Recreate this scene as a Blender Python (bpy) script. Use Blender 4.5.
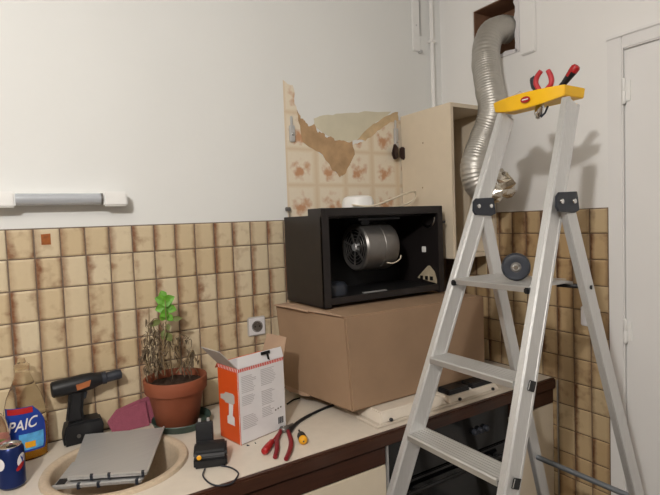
import bpy, bmesh, math, random
from mathutils import Vector, Matrix
random.seed(7)
for o in list(bpy.data.objects): bpy.data.objects.remove(o)
scn = bpy.context.scene
COL = scn.collection
# ------------------------------------------------------------------ camera, light, exposure
CAM = Vector((0.008175, -1.865322, 1.561899)); FPX = 505.187
FW = Vector((0.534673, 0.843516, -0.051055)); RT = Vector((0.842995, -0.536612, -0.037505)); UP = Vector((0.059033, 0.022987, 0.997991))
cd = bpy.data.cameras.new('camera'); cam = bpy.data.objects.new('camera', cd); COL.objects.link(cam)
cd.sensor_width = 36.0; cd.lens = FPX / 660 * 36; cd.clip_start = .05
m = Matrix((RT, UP, -FW)).transposed().to_4x4(); m.translation = CAM
cam.matrix_world = m; scn.camera = cam
w = bpy.data.worlds.new('world'); scn.world = w; w.use_nodes = True
w.node_tree.nodes['Background'].inputs[0].default_value = (.05, .05, .055, 1)
w.node_tree.nodes['Background'].inputs[1].default_value = .3
ld = bpy.data.lights.new('ceiling_bulb', 'POINT'); ld.energy = 108; ld.shadow_soft_size = .05; ld.color = (1, .965, .925)
lo = bpy.data.objects.new('ceiling_bulb', ld); lo.location = (-.62, -1.98, 2.40); COL.objects.link(lo)
vs = scn.view_settings
vs.view_transform = 'Standard'; vs.look = 'None'; vs.gamma = 1; vs.use_curve_mapping = False; vs.exposure = 0.0

def ray(px, py): return FW + RT * ((px - 330) / FPX) - UP * ((py - 247.5) / FPX)
def ux(px, py, X): d = ray(px, py); return CAM + d * ((X - CAM.x) / d.x)
def uy(px, py, Y): d = ray(px, py); return CAM + d * ((Y - CAM.y) / d.y)
def uz(px, py, Z): d = ray(px, py); return CAM + d * ((Z - CAM.z) / d.z)
# ------------------------------------------------------------------ materials
def lin(h):
    h = h.lstrip('#'); c = [int(h[i:i+2], 16) / 255 for i in (0, 2, 4)]
    return tuple(x / 12.92 if x <= .04045 else ((x + .055) / 1.055) ** 2.4 for x in c) + (1,)
MATS = {}
def mat(name, col, rough=.6, metal=0, var=.06, scale=20, bump=0, bscale=60, trans=0, ior=1.45, emit=None, spec=.5, stretch=None, alpha=1):
    """principled with a procedural colour variation and optional fine relief"""
    if name in MATS: return MATS[name]
    M = bpy.data.materials.new(name); M.use_nodes = True; nt = M.node_tree; b = nt.nodes['Principled BSDF']
    c = lin(col)
    tc = nt.nodes.new('ShaderNodeTexCoord'); src = tc.outputs['Object']
    if stretch:
        mp = nt.nodes.new('ShaderNodeMapping'); mp.inputs['Scale'].default_value = stretch
        nt.links.new(src, mp.inputs[0]); src = mp.outputs[0]
    n = nt.nodes.new('ShaderNodeTexNoise'); n.inputs['Scale'].default_value = scale; n.inputs['Detail'].default_value = 4
    nt.links.new(src, n.inputs['Vector'])
    r = nt.nodes.new('ShaderNodeValToRGB'); r.color_ramp.elements[0].position = .3; r.color_ramp.elements[1].position = .7
    r.color_ramp.elements[0].color = tuple(x * (1 - var) for x in c[:3]) + (1,)
    r.color_ramp.elements[1].color = tuple(min(1, x * (1 + var)) for x in c[:3]) + (1,)
    nt.links.new(n.outputs['Fac'], r.inputs[0]); nt.links.new(r.outputs[0], b.inputs['Base Color'])
    b.inputs['Roughness'].default_value = rough; b.inputs['Metallic'].default_value = metal
    b.inputs['Transmission Weight'].default_value = trans; b.inputs['IOR'].default_value = ior
    b.inputs['Specular IOR Level'].default_value = spec; b.inputs['Alpha'].default_value = alpha
    if bump:
        n2 = nt.nodes.new('ShaderNodeTexNoise'); n2.inputs['Scale'].default_value = bscale; n2.inputs['Detail'].default_value = 5
        nt.links.new(src, n2.inputs['Vector'])
        bp = nt.nodes.new('ShaderNodeBump'); bp.inputs['Strength'].default_value = bump; bp.inputs['Distance'].default_value = .004
        nt.links.new(n2.outputs['Fac'], bp.inputs['Height']); nt.links.new(bp.outputs[0], b.inputs['Normal'])
    MATS[name] = M
    return M
def N(nt, t, **kw):
    n = nt.nodes.new(t)
    for k, v in kw.items(): setattr(n, k, v)
    return n
def mth(nt, op, a, b=None, clamp=False):
    n = nt.nodes.new('ShaderNodeMath'); n.operation = op; n.use_clamp = clamp
    for i, x in enumerate((a, b)):
        if x is None: continue
        if isinstance(x, (int, float)): n.inputs[i].default_value = x
        else: nt.links.new(x, n.inputs[i])
    return n.outputs[0]
def mix(nt, f, a, b):
    n = nt.nodes.new('ShaderNodeMix'); n.data_type = 'RGBA'
    for i, x in ((0, f), (6, a), (7, b)):
        if isinstance(x, (int, float)): n.inputs[i].default_value = x
        elif isinstance(x, tuple): n.inputs[i].default_value = x
        else: nt.links.new(x, n.inputs[i])
    return n.outputs[2]
def tile_mat(name, dark):
    M = bpy.data.materials.new(name); M.use_nodes = True; nt = M.node_tree; b = nt.nodes['Principled BSDF']
    tc = N(nt, 'ShaderNodeTexCoord'); oi = N(nt, 'ShaderNodeObjectInfo')
    sp = N(nt, 'ShaderNodeSeparateXYZ'); nt.links.new(tc.outputs['Generated'], sp.inputs[0])
    u, v = sp.outputs[0], sp.outputs[2]
    rnd = oi.outputs['Random']
    off = N(nt, 'ShaderNodeVectorMath', operation='SCALE'); off.inputs[0].default_value = (37, 11, 53); nt.links.new(rnd, off.inputs['Scale'])
    ad = N(nt, 'ShaderNodeVectorMath', operation='ADD'); nt.links.new(tc.outputs['Object'], ad.inputs[0]); nt.links.new(off.outputs[0], ad.inputs[1])
    def noise(s, d=4):
        n = N(nt, 'ShaderNodeTexNoise'); n.inputs['Scale'].default_value = s; n.inputs['Detail'].default_value = d
        nt.links.new(ad.outputs[0], n.inputs['Vector']); return n.outputs['Fac']
    r2 = mth(nt, 'FRACT', mth(nt, 'MULTIPLY', rnd, 7.31)); r3 = mth(nt, 'FRACT', mth(nt, 'MULTIPLY', rnd, 23.7)); r4 = mth(nt, 'FRACT', mth(nt, 'MULTIPLY', rnd, 71.9))
    n1 = noise(24); n2 = noise(70)
    # scorched glaze at the tile's left edge, sometimes at the right, strength differs per tile
    le = mth(nt, 'SUBTRACT', 1, mth(nt, 'DIVIDE', u, mth(nt, 'ADD', .10, mth(nt, 'MULTIPLY', n1, .42))), True)
    re = mth(nt, 'SUBTRACT', 1, mth(nt, 'DIVIDE', mth(nt, 'SUBTRACT', 1, u), mth(nt, 'ADD', .05, mth(nt, 'MULTIPLY', n1, .28))), True)
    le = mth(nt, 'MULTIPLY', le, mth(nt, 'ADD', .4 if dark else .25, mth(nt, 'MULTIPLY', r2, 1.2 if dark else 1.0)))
    re = mth(nt, 'MULTIPLY', re, mth(nt, 'MULTIPLY', r3, .8))
    bl = mth(nt, 'MULTIPLY', mth(nt, 'SUBTRACT', n1, mth(nt, 'SUBTRACT', .68, mth(nt, 'MULTIPLY', r4, .2))), 4, True)
    bl = mth(nt, 'MULTIPLY', bl, .55)
    s = mth(nt, 'ADD', mth(nt, 'ADD', le, re), bl, True)
    s = mth(nt, 'MULTIPLY', s, mth(nt, 'ADD', .55, mth(nt, 'MULTIPLY', n2, .8)), True)
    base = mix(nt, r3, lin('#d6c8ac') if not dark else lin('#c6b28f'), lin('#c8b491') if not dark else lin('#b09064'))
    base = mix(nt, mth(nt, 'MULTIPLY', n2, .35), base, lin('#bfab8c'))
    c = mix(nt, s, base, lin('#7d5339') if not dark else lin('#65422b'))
    nt.links.new(c, b.inputs['Base Color']); b.inputs['Roughness'].default_value = .28
    bp = N(nt, 'ShaderNodeBump'); bp.inputs['Strength'].default_value = .35; bp.inputs['Distance'].default_value = .004
    nt.links.new(n1, bp.inputs['Height']); nt.links.new(bp.outputs[0], b.inputs['Normal'])
    return M
def wallpaper_mat():
    M = bpy.data.materials.new('flowered_wallpaper'); M.use_nodes = True; nt = M.node_tree; b = nt.nodes['Principled BSDF']
    g = N(nt, 'ShaderNodeNewGeometry'); sp = N(nt, 'ShaderNodeSeparateXYZ'); nt.links.new(g.outputs['Position'], sp.inputs[0])
    nz = N(nt, 'ShaderNodeTexNoise'); nz.inputs['Scale'].default_value = 34; nz.inputs['Detail'].default_value = 3; nt.links.new(g.outputs['Position'], nz.inputs['Vector'])
    nb = N(nt, 'ShaderNodeTexNoise'); nb.inputs['Scale'].default_value = 90; nt.links.new(g.outputs['Position'], nb.inputs['Vector'])
    P = .15
    X = mth(nt, 'DIVIDE', mth(nt, 'SUBTRACT', sp.outputs[0], 1.0), P); Z = mth(nt, 'DIVIDE', mth(nt, 'SUBTRACT', sp.outputs[2], 1.585), P)
    fx, fz = mth(nt, 'FRACT', X), mth(nt, 'FRACT', Z)
    row = mth(nt, 'FLOOR', Z)
    # woven bands
    def band(t, wd): return mth(nt, 'SUBTRACT', 1, mth(nt, 'DIVIDE', mth(nt, 'ABSOLUTE', mth(nt, 'SUBTRACT', t, .9)), wd), True)
    gb = mth(nt, 'MAXIMUM', band(fx, .17), band(fz, .10))
    c = mix(nt, mth(nt, 'MULTIPLY', nb.outputs['Fac'], .5), lin('#e4d9c6'), lin('#d8cab2'))
    c = mix(nt, mth(nt, 'MULTIPLY', gb, .38), c, lin('#c29c63'))
    def blob(cx, cz, r, k):
        dx = mth(nt, 'SUBTRACT', fx, cx); dz = mth(nt, 'SUBTRACT', fz, cz)
        d = mth(nt, 'SQRT', mth(nt, 'ADD', mth(nt, 'MULTIPLY', dx, dx), mth(nt, 'MULTIPLY', dz, dz)))
        d = mth(nt, 'ADD', d, mth(nt, 'MULTIPLY', mth(nt, 'SUBTRACT', nz.outputs['Fac'], .5), .55))
        return mth(nt, 'MULTIPLY', mth(nt, 'MULTIPLY', mth(nt, 'SUBTRACT', r, d), 6, True), k)
    f = mth(nt, 'MAXIMUM', mth(nt, 'MAXIMUM', blob(.35, .25, .24, .85), blob(.58, .38, .17, .75)), mth(nt, 'MAXIMUM', blob(.18, .45, .11, .6), blob(.42, .66, .09, .5)))
    c = mix(nt, f, c, lin('#bb8256'))
    nt.links.new(c, b.inputs['Base Color']); b.inputs['Roughness'].default_value = .75
    return M
M_WALL = mat('white_paint', '#e2e3e1', .75, var=.02, scale=2.2, bump=.12, bscale=40)
M_WALLR = mat('white_paint_grey', '#eae9e7', .7, var=.02, scale=2.2, bump=.12, bscale=40)
M_WALLB = mat('beige_paint', '#82786c', .8, var=.03)
M_CEIL = mat('ceiling_paint', '#dcd9d3', .8, var=.02)
M_FLOOR = mat('floor_tile', '#4c3c2a', .45, var=.15, scale=6)
M_GROUT = mat('grout', '#74665a', .9, var=.12, scale=60)
M_GROUTR = mat('brown_grout', '#6e5c4b', .9, var=.12, scale=60)
M_TILE = tile_mat('rustic_tile', False); M_TILED = tile_mat('rustic_tile_shaded', True)  # right wall: browner stains, and its dimmer light painted into a darker base
M_DOOR = mat('door_paint', '#e6e5e4', .45, var=.015, scale=3)
M_ALU = mat('aluminium', '#cfcfce', .36, .6, var=.05, scale=8, stretch=(40, 40, 1))
M_ALUT = mat('aluminium_tread', '#c6c5c3', .42, .75, var=.06, scale=8)
M_DUCT = mat('duct_foil', '#b9b6b0', .46, .8, var=.05, scale=30)
M_FOIL = mat('crumpled_foil', '#d9d3c8', .22, 1, var=.1, scale=30, bump=.6, bscale=50)
M_YEL = mat('yellow_plastic', '#f3bd12', .4, var=.04)
M_BLK = mat('black_plastic', '#17181b', .45, var=.15)
M_GRAF = mat('graphite_plastic', '#2a2e37', .45, var=.1)
M_CARD = mat('cardboard', '#987d64', .85, var=.06, scale=9, bump=.08, bscale=30)
M_CARDIN = mat('cardboard_inside', '#ad917a', .85, var=.06, scale=9)
M_BLKMET = mat('black_enamel', '#211d1d', .42, var=.08)
M_INNER = mat('black_inner', '#0c0c0e', .6, var=.1)
M_MOTOR = mat('motor_grey', '#807d7a', .38, .75, var=.06)
M_CHROME = mat('chrome', '#d8d8d8', .15, 1, var=.03)
M_STEEL = mat('brushed_steel', '#c6c6c6', .45, .6, var=.05, scale=6, stretch=(1, 60, 1))
M_CTOP = mat('cream_laminate', '#d3c9bb', .35, var=.03, scale=30)
M_EDGE = mat('dark_wood_edge', '#40261b', .38, var=.2, scale=10, stretch=(1, 12, 12))
M_STRIP = mat('dark_wood_strip', '#3d2217', .4, var=.2, scale=10, stretch=(1, 12, 12))
M_CAB = mat('cream_front', '#d9cdb8', .45, var=.02)
M_CABW = mat('cream_cabinet', '#d8cab4', .5, var=.02)
M_CABIN = mat('cabinet_inside', '#cfbfa8', .6, var=.03)
M_SINK = mat('beige_granite', '#c3b19a', .35, var=.08, scale=120)
M_TERRA = mat('terracotta', '#8a4c33', .7, var=.08, scale=14)
M_SAUCER = mat('green_plastic', '#3f524a', .45, var=.06)
M_SOIL = mat('soil', '#3a2a1f', .95, var=.4, scale=80, bump=.8, bscale=120)
M_STEM = mat('dry_stem', '#7d6b4f', .9, var=.2)
M_DEAD = mat('dead_leaf', '#6b5d4b', .9, var=.3, scale=40)
M_LEAF = mat('green_leaf', '#5f9a2c', .5, var=.2, scale=60)
M_LEAFD = mat('dark_leaf', '#66703c', .6, var=.2, scale=60)
M_WHITE = mat('white_plastic', '#e9e9e7', .35, var=.02)
M_CABLEW = mat('ivory_cable', '#ddd2bd', .5, var=.03)
M_ORANGE = mat('orange_print', '#d24f14', .5, var=.03)
M_PRINTW = mat('white_print', '#dcdadc', .5, var=.02)
M_GREYPR = mat('grey_print', '#b9b6b8', .6, var=.02)
M_GREYFL = mat('grey_board', '#b5b0ab', .8, var=.03)
M_REDPR = mat('red_print', '#cf3b22', .55, var=.05)
M_RED = mat('red_rubber', '#a51a1d', .42, var=.06)
M_DRED = mat('dark_red_rubber', '#7e1720', .5, var=.08)
M_TUBE = mat('lamp_glass', '#c0c5cc', .16, .3, var=.03)
M_PINK = mat('pink_cloth', '#8f4c5d', .95, var=.08, scale=50, bump=.3, bscale=200)
M_BLUE = mat('blue_print', '#1c3d96', .35, var=.05)
M_LBLUE = mat('light_blue_print', '#58a6dc', .35, var=.2, scale=60)
M_CANB = mat('blue_can', '#14275c', .3, .4, var=.05)
M_AMBER = mat('amber_liquid', '#d99a25', .1, trans=.6, ior=1.33, var=.03)
M_CLEAR = mat('clear_plastic', '#f6f3ec', .08, trans=1, ior=1.07, var=.01)
M_BROWNH = mat('brown_hollow', '#7b5a45', .95, var=.15, scale=14, bump=.4, bscale=60)
M_TORN = mat('torn_backing', '#b39470', .9, var=.2, scale=16, bump=.5, bscale=60)
M_PLASTER = mat('bare_plaster', '#cfc9b3', .85, var=.05, scale=12)
M_STICK = mat('orange_sticker', '#96521a', .5, var=.3, scale=60)
M_LABYEL = mat('yellow_ball', '#e2a11c', .4, var=.06)
M_GLASSB = mat('oven_glass', '#0d0d0f', .12, var=.05)
M_GREENP = mat('green_cap', '#2f7a3a', .4, var=.04)
M_PAPER = wallpaper_mat()
# ------------------------------------------------------------------ mesh helpers
class MB:
    def __init__(s): s.v = []; s.f = []
    def add(s, vs, fs):
        k = len(s.v); s.v += [Vector(v) for v in vs]; s.f += [tuple(i + k for i in f) for f in fs]; return s
    def box(s, a, b, R=None, c=None):
        x0, y0, z0 = a; x1, y1, z1 = b
        vs = [Vector(p) for p in ((x0,y0,z0),(x1,y0,z0),(x1,y1,z0),(x0,y1,z0),(x0,y0,z1),(x1,y0,z1),(x1,y1,z1),(x0,y1,z1))]
        if R is not None: cc = Vector(c if c is not None else (0, 0, 0)); vs = [cc + R @ (v - cc) for v in vs]
        return s.add(vs, [(0,3,2,1),(4,5,6,7),(0,1,5,4),(1,2,6,5),(2,3,7,6),(3,0,4,7)])
    def hexa(s, low, high):      # two quads, lower and upper, same winding (counter-clockwise from above)
        return s.add(list(low) + list(high), [(0,3,2,1),(4,5,6,7),(0,1,5,4),(1,2,6,5),(2,3,7,6),(3,0,4,7)])
    def beam(s, p0, p1, wx, wy):  # box between two points; wx, wy = half-size vectors of the section
        p0, p1, wx, wy = map(Vector, (p0, p1, wx, wy))
        q = lambda p: [p - wx - wy, p + wx - wy, p + wx + wy, p - wx + wy]
        return s.hexa(q(p0), q(p1))
    def prism(s, poly, d):       # polygon (3d points) swept by vector d
        d = Vector(d); n = len(poly); a = [Vector(p) for p in poly]
        return s.add(a + [p + d for p in a], [tuple(range(n))[::-1], tuple(range(n, 2 * n))] + [(i, (i + 1) % n, n + (i + 1) % n, n + i) for i in range(n)])
    def rings(s, rings, cap0=True, cap1=True):
        n = len(rings[0]); vs = [p for r in rings for p in r]; fs = []
        for k in range(len(rings) - 1):
            for i in range(n):
                j = (i + 1) % n; fs.append((k*n+i, k*n+j, (k+1)*n+j, (k+1)*n+i))
        if cap0: fs.append(tuple(range(n))[::-1])
        if cap1: fs.append(tuple(range((len(rings)-1)*n, len(rings)*n)))
        return s.add(vs, fs)
    def lathe(s, prof, c, axis=(0, 0, 1), n=32, sx=1, sy=1, cap0=True, cap1=True, ref=None):
        ax = Vector(axis).normalized(); ref = Vector(ref) if ref else (Vector((1, 0, 0)) if abs(ax.x) < .9 else Vector((0, 1, 0)))
        e1 = (ref - ax * ref.dot(ax)).normalized(); e2 = ax.cross(e1); c = Vector(c)
        return s.rings([[c + ax * h + e1 * (r * sx * math.cos(2*math.pi*i/n)) + e2 * (r * sy * math.sin(2*math.pi*i/n)) for i in range(n)] for r, h in prof], cap0, cap1)
    def tube(s, pts, r, n=10, flat=None, caps=True):
        pts = [Vector(p) for p in pts]; rs = r if isinstance(r, (list, tuple)) else [r] * len(pts)
        t0 = (pts[1] - pts[0]).normalized(); e = t0.orthogonal().normalized(); rg = []
        for i, p in enumerate(pts):
            t = (pts[min(i+1, len(pts)-1)] - pts[max(i-1, 0)]).normalized()
            e = (e - t * e.dot(t)).normalized(); f = t.cross(e)
            rg.append([p + (e * math.cos(2*math.pi*k/n) + f * math.sin(2*math.pi*k/n)) * rs[i] for k in range(n)])
        return s.rings(rg, caps, caps)
    def build(s, name, material, parent=None, bevel=0, smooth=None, seg=2, kind=None, label=None):
        lo_ = Vector((min(v.x for v in s.v), min(v.y for v in s.v), min(v.z for v in s.v))); hi = Vector((max(v.x for v in s.v), max(v.y for v in s.v), max(v.z for v in s.v)))
        og = (lo_ + hi) / 2
        if parent is None: og.z = lo_.z
        me = bpy.data.meshes.new(name); me.from_pydata([tuple(v - og) for v in s.v], [], s.f)
        bm = bmesh.new(); bm.from_mesh(me); bmesh.ops.recalc_face_normals(bm, faces=bm.faces)
        if bevel:
            es = [e for e in bm.edges if len(e.link_faces) == 2 and e.calc_face_angle(0) > .45]
            bmesh.ops.bevel(bm, geom=es, offset=bevel, segments=seg, affect='EDGES', clamp_overlap=True)
        bm.to_mesh(me); bm.free()
        if smooth is None and bevel: smooth = 35
        if smooth:
            for p in me.polygons: p.use_smooth = True
            me.set_sharp_from_angle(angle=math.radians(smooth))
        me.materials.append(material)
        o = link(name, me, og, parent, kind, label)
        if bevel:
            wn = o.modifiers.new('weighted_normal', 'WEIGHTED_NORMAL'); wn.keep_sharp = True
        return o
def wloc(o):
    v = Vector(o.location); p = o.parent
    while p: v += p.location; p = p.parent
    return v
def link(name, me, og, parent=None, kind=None, label=None):
    o = bpy.data.objects.new(name, me); COL.objects.link(o)
    if parent: o.parent = parent; o.location = Vector(og) - wloc(parent)
    else: o.location = og
    if kind: o['kind'] = kind
    if label: o['label'] = label
    return o
def tag(o, label, cat, group=None):
    o['label'] = label; o['category'] = cat
    if group: o['group'] = group
    return o
def thing(name, loc, label, cat, group=None):
    o = bpy.data.objects.new(name, None); COL.objects.link(o); o.location = loc; o.empty_display_size = .05
    return tag(o, label, cat, group)
def struct(o, label=None):
    o['kind'] = 'structure'
    if label: o['label'] = label
    return o
def B(a, b): return MB().box(a, b)
def spline(pts, n=8):
    P = [Vector(p) for p in pts]; out = []
    for i in range(len(P) - 1):
        a, b, c, d = P[max(i-1, 0)], P[i], P[i+1], P[min(i+2, len(P)-1)]
        for k in range(n):
            t = k / n; out.append(.5 * ((2*b) + (c-a)*t + (2*a-5*b+4*c-d)*t*t + (3*b-a-3*c+d)*t*t*t))
    return out + [P[-1]]
def text_mesh(body, size, shear=0):
    cu = bpy.data.curves.new('t', 'FONT'); cu.body = body; cu.size = size; cu.align_x = 'CENTER'; cu.align_y = 'CENTER'; cu.shear = shear; cu.offset = size * .012
    ob = bpy.data.objects.new('t', cu); COL.objects.link(ob); dg = bpy.context.evaluated_depsgraph_get()
    me = ob.evaluated_get(dg).to_mesh(); vs = [v.co.copy() for v in me.vertices]; fs = [tuple(p.vertices) for p in me.polygons]
    bpy.data.objects.remove(ob); bpy.data.curves.remove(cu)
    return vs, fs
RZ = lambda a: Matrix.Rotation(math.radians(a), 3, 'Z')

# ================================================================== THE ROOM
XR = 1.893; XL = -1.7; YF = -3.3; ZC = 2.78; ZT = .88; ZTILE = 1.576
floor = struct(B((XL-.1, YF-.1, -.1), (XR+.1, .1, 0)).build('floor', M_FLOOR))
struct(B((XL-.1, YF-.1, ZC), (XR+.25, .1, ZC+.1)).build('ceiling', M_CEIL))
wall_back = struct(B((XL-.1, 0, 0), (XR+.25, .1, ZC)).build('wall_back', M_WALL), 'white painted kitchen wall with a band of rustic tiles')
struct(B((XL-.1, YF-.1, 0), (XL, 0, ZC)).build('wall_left', M_WALLB))
struct(B((XL, YF-.1, 0), (XR+.25, YF, ZC)).build('wall_front', M_WALLB))
# right wall with a real opening for the vent
HY0, HY1, HZ0, HZ1 = -.452, -.212, 2.268, 2.512
mb = MB()
mb.box((XR, YF, 0), (XR+.25, HY0, ZC)); mb.box((XR, HY1, 0), (XR+.25, 0, ZC)); mb.box((XR, HY0, 0), (XR+.25, HY1, HZ0)); mb.box((XR, HY0, HZ1), (XR+.25, HY1, ZC))
wall_right = struct(mb.build('wall_right', M_WALLR), 'white painted wall with the vent opening and the door')
mb = MB(); t = .004
mb.box((XR+.14, HY0, HZ0), (XR+.15, HY1, HZ1)); mb.box((XR+.005, HY0, HZ0), (XR+.14, HY0+t, HZ1)); mb.box((XR+.005, HY1-t, HZ0), (XR+.14, HY1, HZ1)); mb.box((XR+.005, HY0+t, HZ0), (XR+.14, HY1-t, HZ0+t)); mb.box((XR+.005, HY0+t, HZ1-t), (XR+.14, HY1-t, HZ1))
mb.build('vent_cavity', M_BROWNH, wall_right, label='rough brown cavity of the vent opening')
# chipped plaster rim round the vent opening
rng = random.Random(3)
def chip(a, b, inw):
    a, b, inw = Vector(a), Vector(b), Vector(inw); n = 12; out = []
    for i in range(n + 1): out.append(a.lerp(b, i / n) + inw * rng.uniform(.2, 1))
    return out + [b - inw * .9, a - inw * .9]
for a, b, iw in (((XR, HY0, HZ0-.01), (XR, HY0, HZ1), (0, .014, 0)), ((XR, HY1, HZ0), (XR, HY0, HZ0), (0, 0, .012))):
    MB().prism(chip(a, b, iw), (-.006, 0, 0)).build('plaster_rim', M_PRINTW, wall_right)
B((XR-.012, -.545, HZ0-.035), (XR, -.475, ZC)).build('boxed_trim', M_WALLR, wall_right, bevel=.004)
# ---- tiles
TW, TH = .07412, .1
def tile_mesh(w_, h_, name):
    g = .0036; a, b_ = w_/2 - g/2, h_/2 - g/2; i = .006
    vs = []
    for (dx, y) in ((0, 0), (0, -.005), (.0018, -.0072), (i, -.0085)):
        vs += [(-a+dx, y, -b_+dx), (a-dx, y, -b_+dx), (a-dx, y, b_-dx), (-a+dx, y, b_-dx)]
    fs = []
    for k in range(3):
        for j in range(4): fs.append((k*4+j, k*4+(j+1) % 4, k*4+4+(j+1) % 4, k*4+4+j))
    fs.append((12, 13, 14, 15))
    me = bpy.data.meshes.new(name); me.from_pydata(vs, [], fs)
    bm = bmesh.new(); bm.from_mesh(me); bmesh.ops.recalc_face_normals(bm, faces=bm.faces); 
    bm.to_mesh(me); bm.free()
    return me
B((XL, -.0055, ZT-.02), (XR, 0, ZTILE)).build('grout_bed', M_GROUT, wall_back)
tm = tile_mesh(TW, TH, 'tile'); tm.materials.append(M_TILE)
tmt = tile_mesh(TW, .094, 'tile_top'); tmt.materials.append(M_TILE)
rt_ = random.Random(5)
for c in range(-4, 26):
    x = c * TW + TW / 2
    if x + TW / 2 > XR: break
    for r in range(7):
        top = 1.58 - r * TH - (.006 if r == 0 else 0)
        me = tmt if r == 0 else tm; h = .094 if r == 0 else TH
        o = link('tile', me, (x + rt_.uniform(-.0006, .0006), -.001 - rt_.uniform(0, .0008), top - h/2), wall_back)
        o.rotation_euler = (rt_.uniform(-.008, .008), rt_.uniform(-.006, .006), rt_.uniform(-.008, .008))
TWR = .070745; Y0R = .41086
MB().box((XR-.0055, -.837, ZT-.02), (XR, -.003, ZTILE)).box((XR-.0055, -.837, 0), (XR, -.55, ZT-.02)).build('grout_bed', M_GROUTR, wall_right)
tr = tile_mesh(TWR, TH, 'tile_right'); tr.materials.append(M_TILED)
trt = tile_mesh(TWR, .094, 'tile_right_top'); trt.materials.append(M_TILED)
for c in range(-5, 6):
    y = -(Y0R + c * TWR + TWR / 2)
    for r in range(15):
        if r >= 7 and y > -.57: continue
        top = 1.58 - r * TH - (.006 if r == 0 else 0); h = .094 if r == 0 else TH
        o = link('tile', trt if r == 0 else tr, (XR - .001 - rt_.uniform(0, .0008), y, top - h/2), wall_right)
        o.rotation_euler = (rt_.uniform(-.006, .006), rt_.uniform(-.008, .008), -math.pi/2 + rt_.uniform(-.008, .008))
# ---- wallpaper left where a cabinet hung, torn plaster
def zx(pts): return [(x, 0, z) for x, z in pts]
def jag(pts, amp, n=6, seed=1):
    r = random.Random(seed); out = []
    for i in range(len(pts) - 1):
        (x0, z0), (x1, z1) = pts[i], pts[i+1]
        for k in range(n):
            t = k / n; out.append((x0 + (x1-x0)*t + r.uniform(-amp, amp), z0 + (z1-z0)*t + r.uniform(-amp, amp)))
    return out + [pts[-1]]
top = [(1.64, 2.04), (1.55, 2.02), (1.491, 1.985), (1.43, 1.945), (1.40, 1.925), (1.34, 1.905), (1.328, 1.90), (1.32, 1.83), (1.28, 1.775), (1.25, 1.765), (1.22, 1.79), (1.168, 1.85), (1.076, 1.905), (1.06, 2.0), (1.045, 2.06), (1.038, 2.13), (.992, 2.148)]
MB().prism(zx([(.99, 1.578), (1.64, 1.578)] + jag(top, .004, 4)), (0, -.0015, 0)).build('wallpaper', M_PAPER, wall_back, label='faded flowered wallpaper with a torn upper edge')
torn = [(1.32, 1.83), (1.285, 1.775), (1.268, 1.765), (1.252, 1.758), (1.24, 1.775), (1.215, 1.79), (1.168, 1.85), (1.12, 1.875), (1.076, 1.90), (1.06, 1.97), (1.052, 2.03), (1.07, 2.0), (1.09, 1.99), (1.10, 1.965), (1.133, 1.976), (1.15, 1.945), (1.177, 1.948), (1.19, 1.925), (1.215, 1.935), (1.237, 1.915), (1.26, 1.92), (1.296, 1.912), (1.33, 1.915), (1.335, 1.86)]
MB().prism(zx(jag(torn + [torn[0]], .004, 3, 4)[:-1]), (0, -.0035, 0)).build('torn_backing', M_TORN, wall_back, label='torn brown paper backing')
strip = [(1.60, 2.07), (1.55, 2.055), (1.50, 2.03), (1.45, 2.0), (1.40, 1.965), (1.355, 1.925), (1.40, 1.925), (1.43, 1.942), (1.491, 1.982), (1.55, 2.016), (1.60, 2.03)]
MB().prism(zx(jag(strip + [strip[0]], .003, 3, 9)[:-1]), (0, -.0025, 0)).build('torn_edge', mat('torn_edge', '#c6ad88', .9, var=.15), wall_back, label='curled torn edge of the wallpaper')
patch = [(1.355, 1.925), (1.40, 1.965), (1.45, 2.0), (1.50, 2.03), (1.56, 2.065), (1.44, 2.06), (1.33, 2.042), (1.25, 2.03), (1.18, 2.02), (1.133, 2.0), (1.133, 1.976), (1.177, 1.945), (1.237, 1.918), (1.296, 1.912)]
MB().prism(zx(jag(patch + [patch[0]], .003, 3, 2)[:-1]), (0, -.001, 0)).build('bare_plaster_patch', M_PLASTER, wall_back, label='pale bare plaster patch')
# ---- door on the right wall
door = struct(B((XR-.012, -1.73, .01), (XR-.001, -.906, 2.122)).build('door_1', M_DOOR, bevel=.002), 'plain white painted door')
for z in (1.984, 1.126, .25):
    h = MB().lathe([(.0045, -.045), (.0065, -.04), (.0065, -.002), (.0055, 0), (.0065, .002), (.0065, .04), (.0045, .045)], (XR-.02, -.902, z), n=12).build('hinge', M_WHITE, door, smooth=40)
    B((XR-.016, -.922, z-.035), (XR-.0125, -.902, z+.035)).build('hinge_leaf', M_WHITE, h)
mb = MB()
mb.box((XR-.018, -.897, 0), (XR, -.841, 2.188)); mb.box((XR-.018, -1.78, 2.132), (XR, -.897, 2.188)); mb.box((XR-.018, -1.78, 0), (XR, -1.74, 2.132))
struct(mb.build('trim_1', M_DOOR, bevel=.004), 'white door casing')
B((XR-.0185, -1.78, 2.176), (XR-.024, -.841, 2.188)).build('casing_bead', M_DOOR, bpy.data.objects['trim_1'], bevel=.002)
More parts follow.
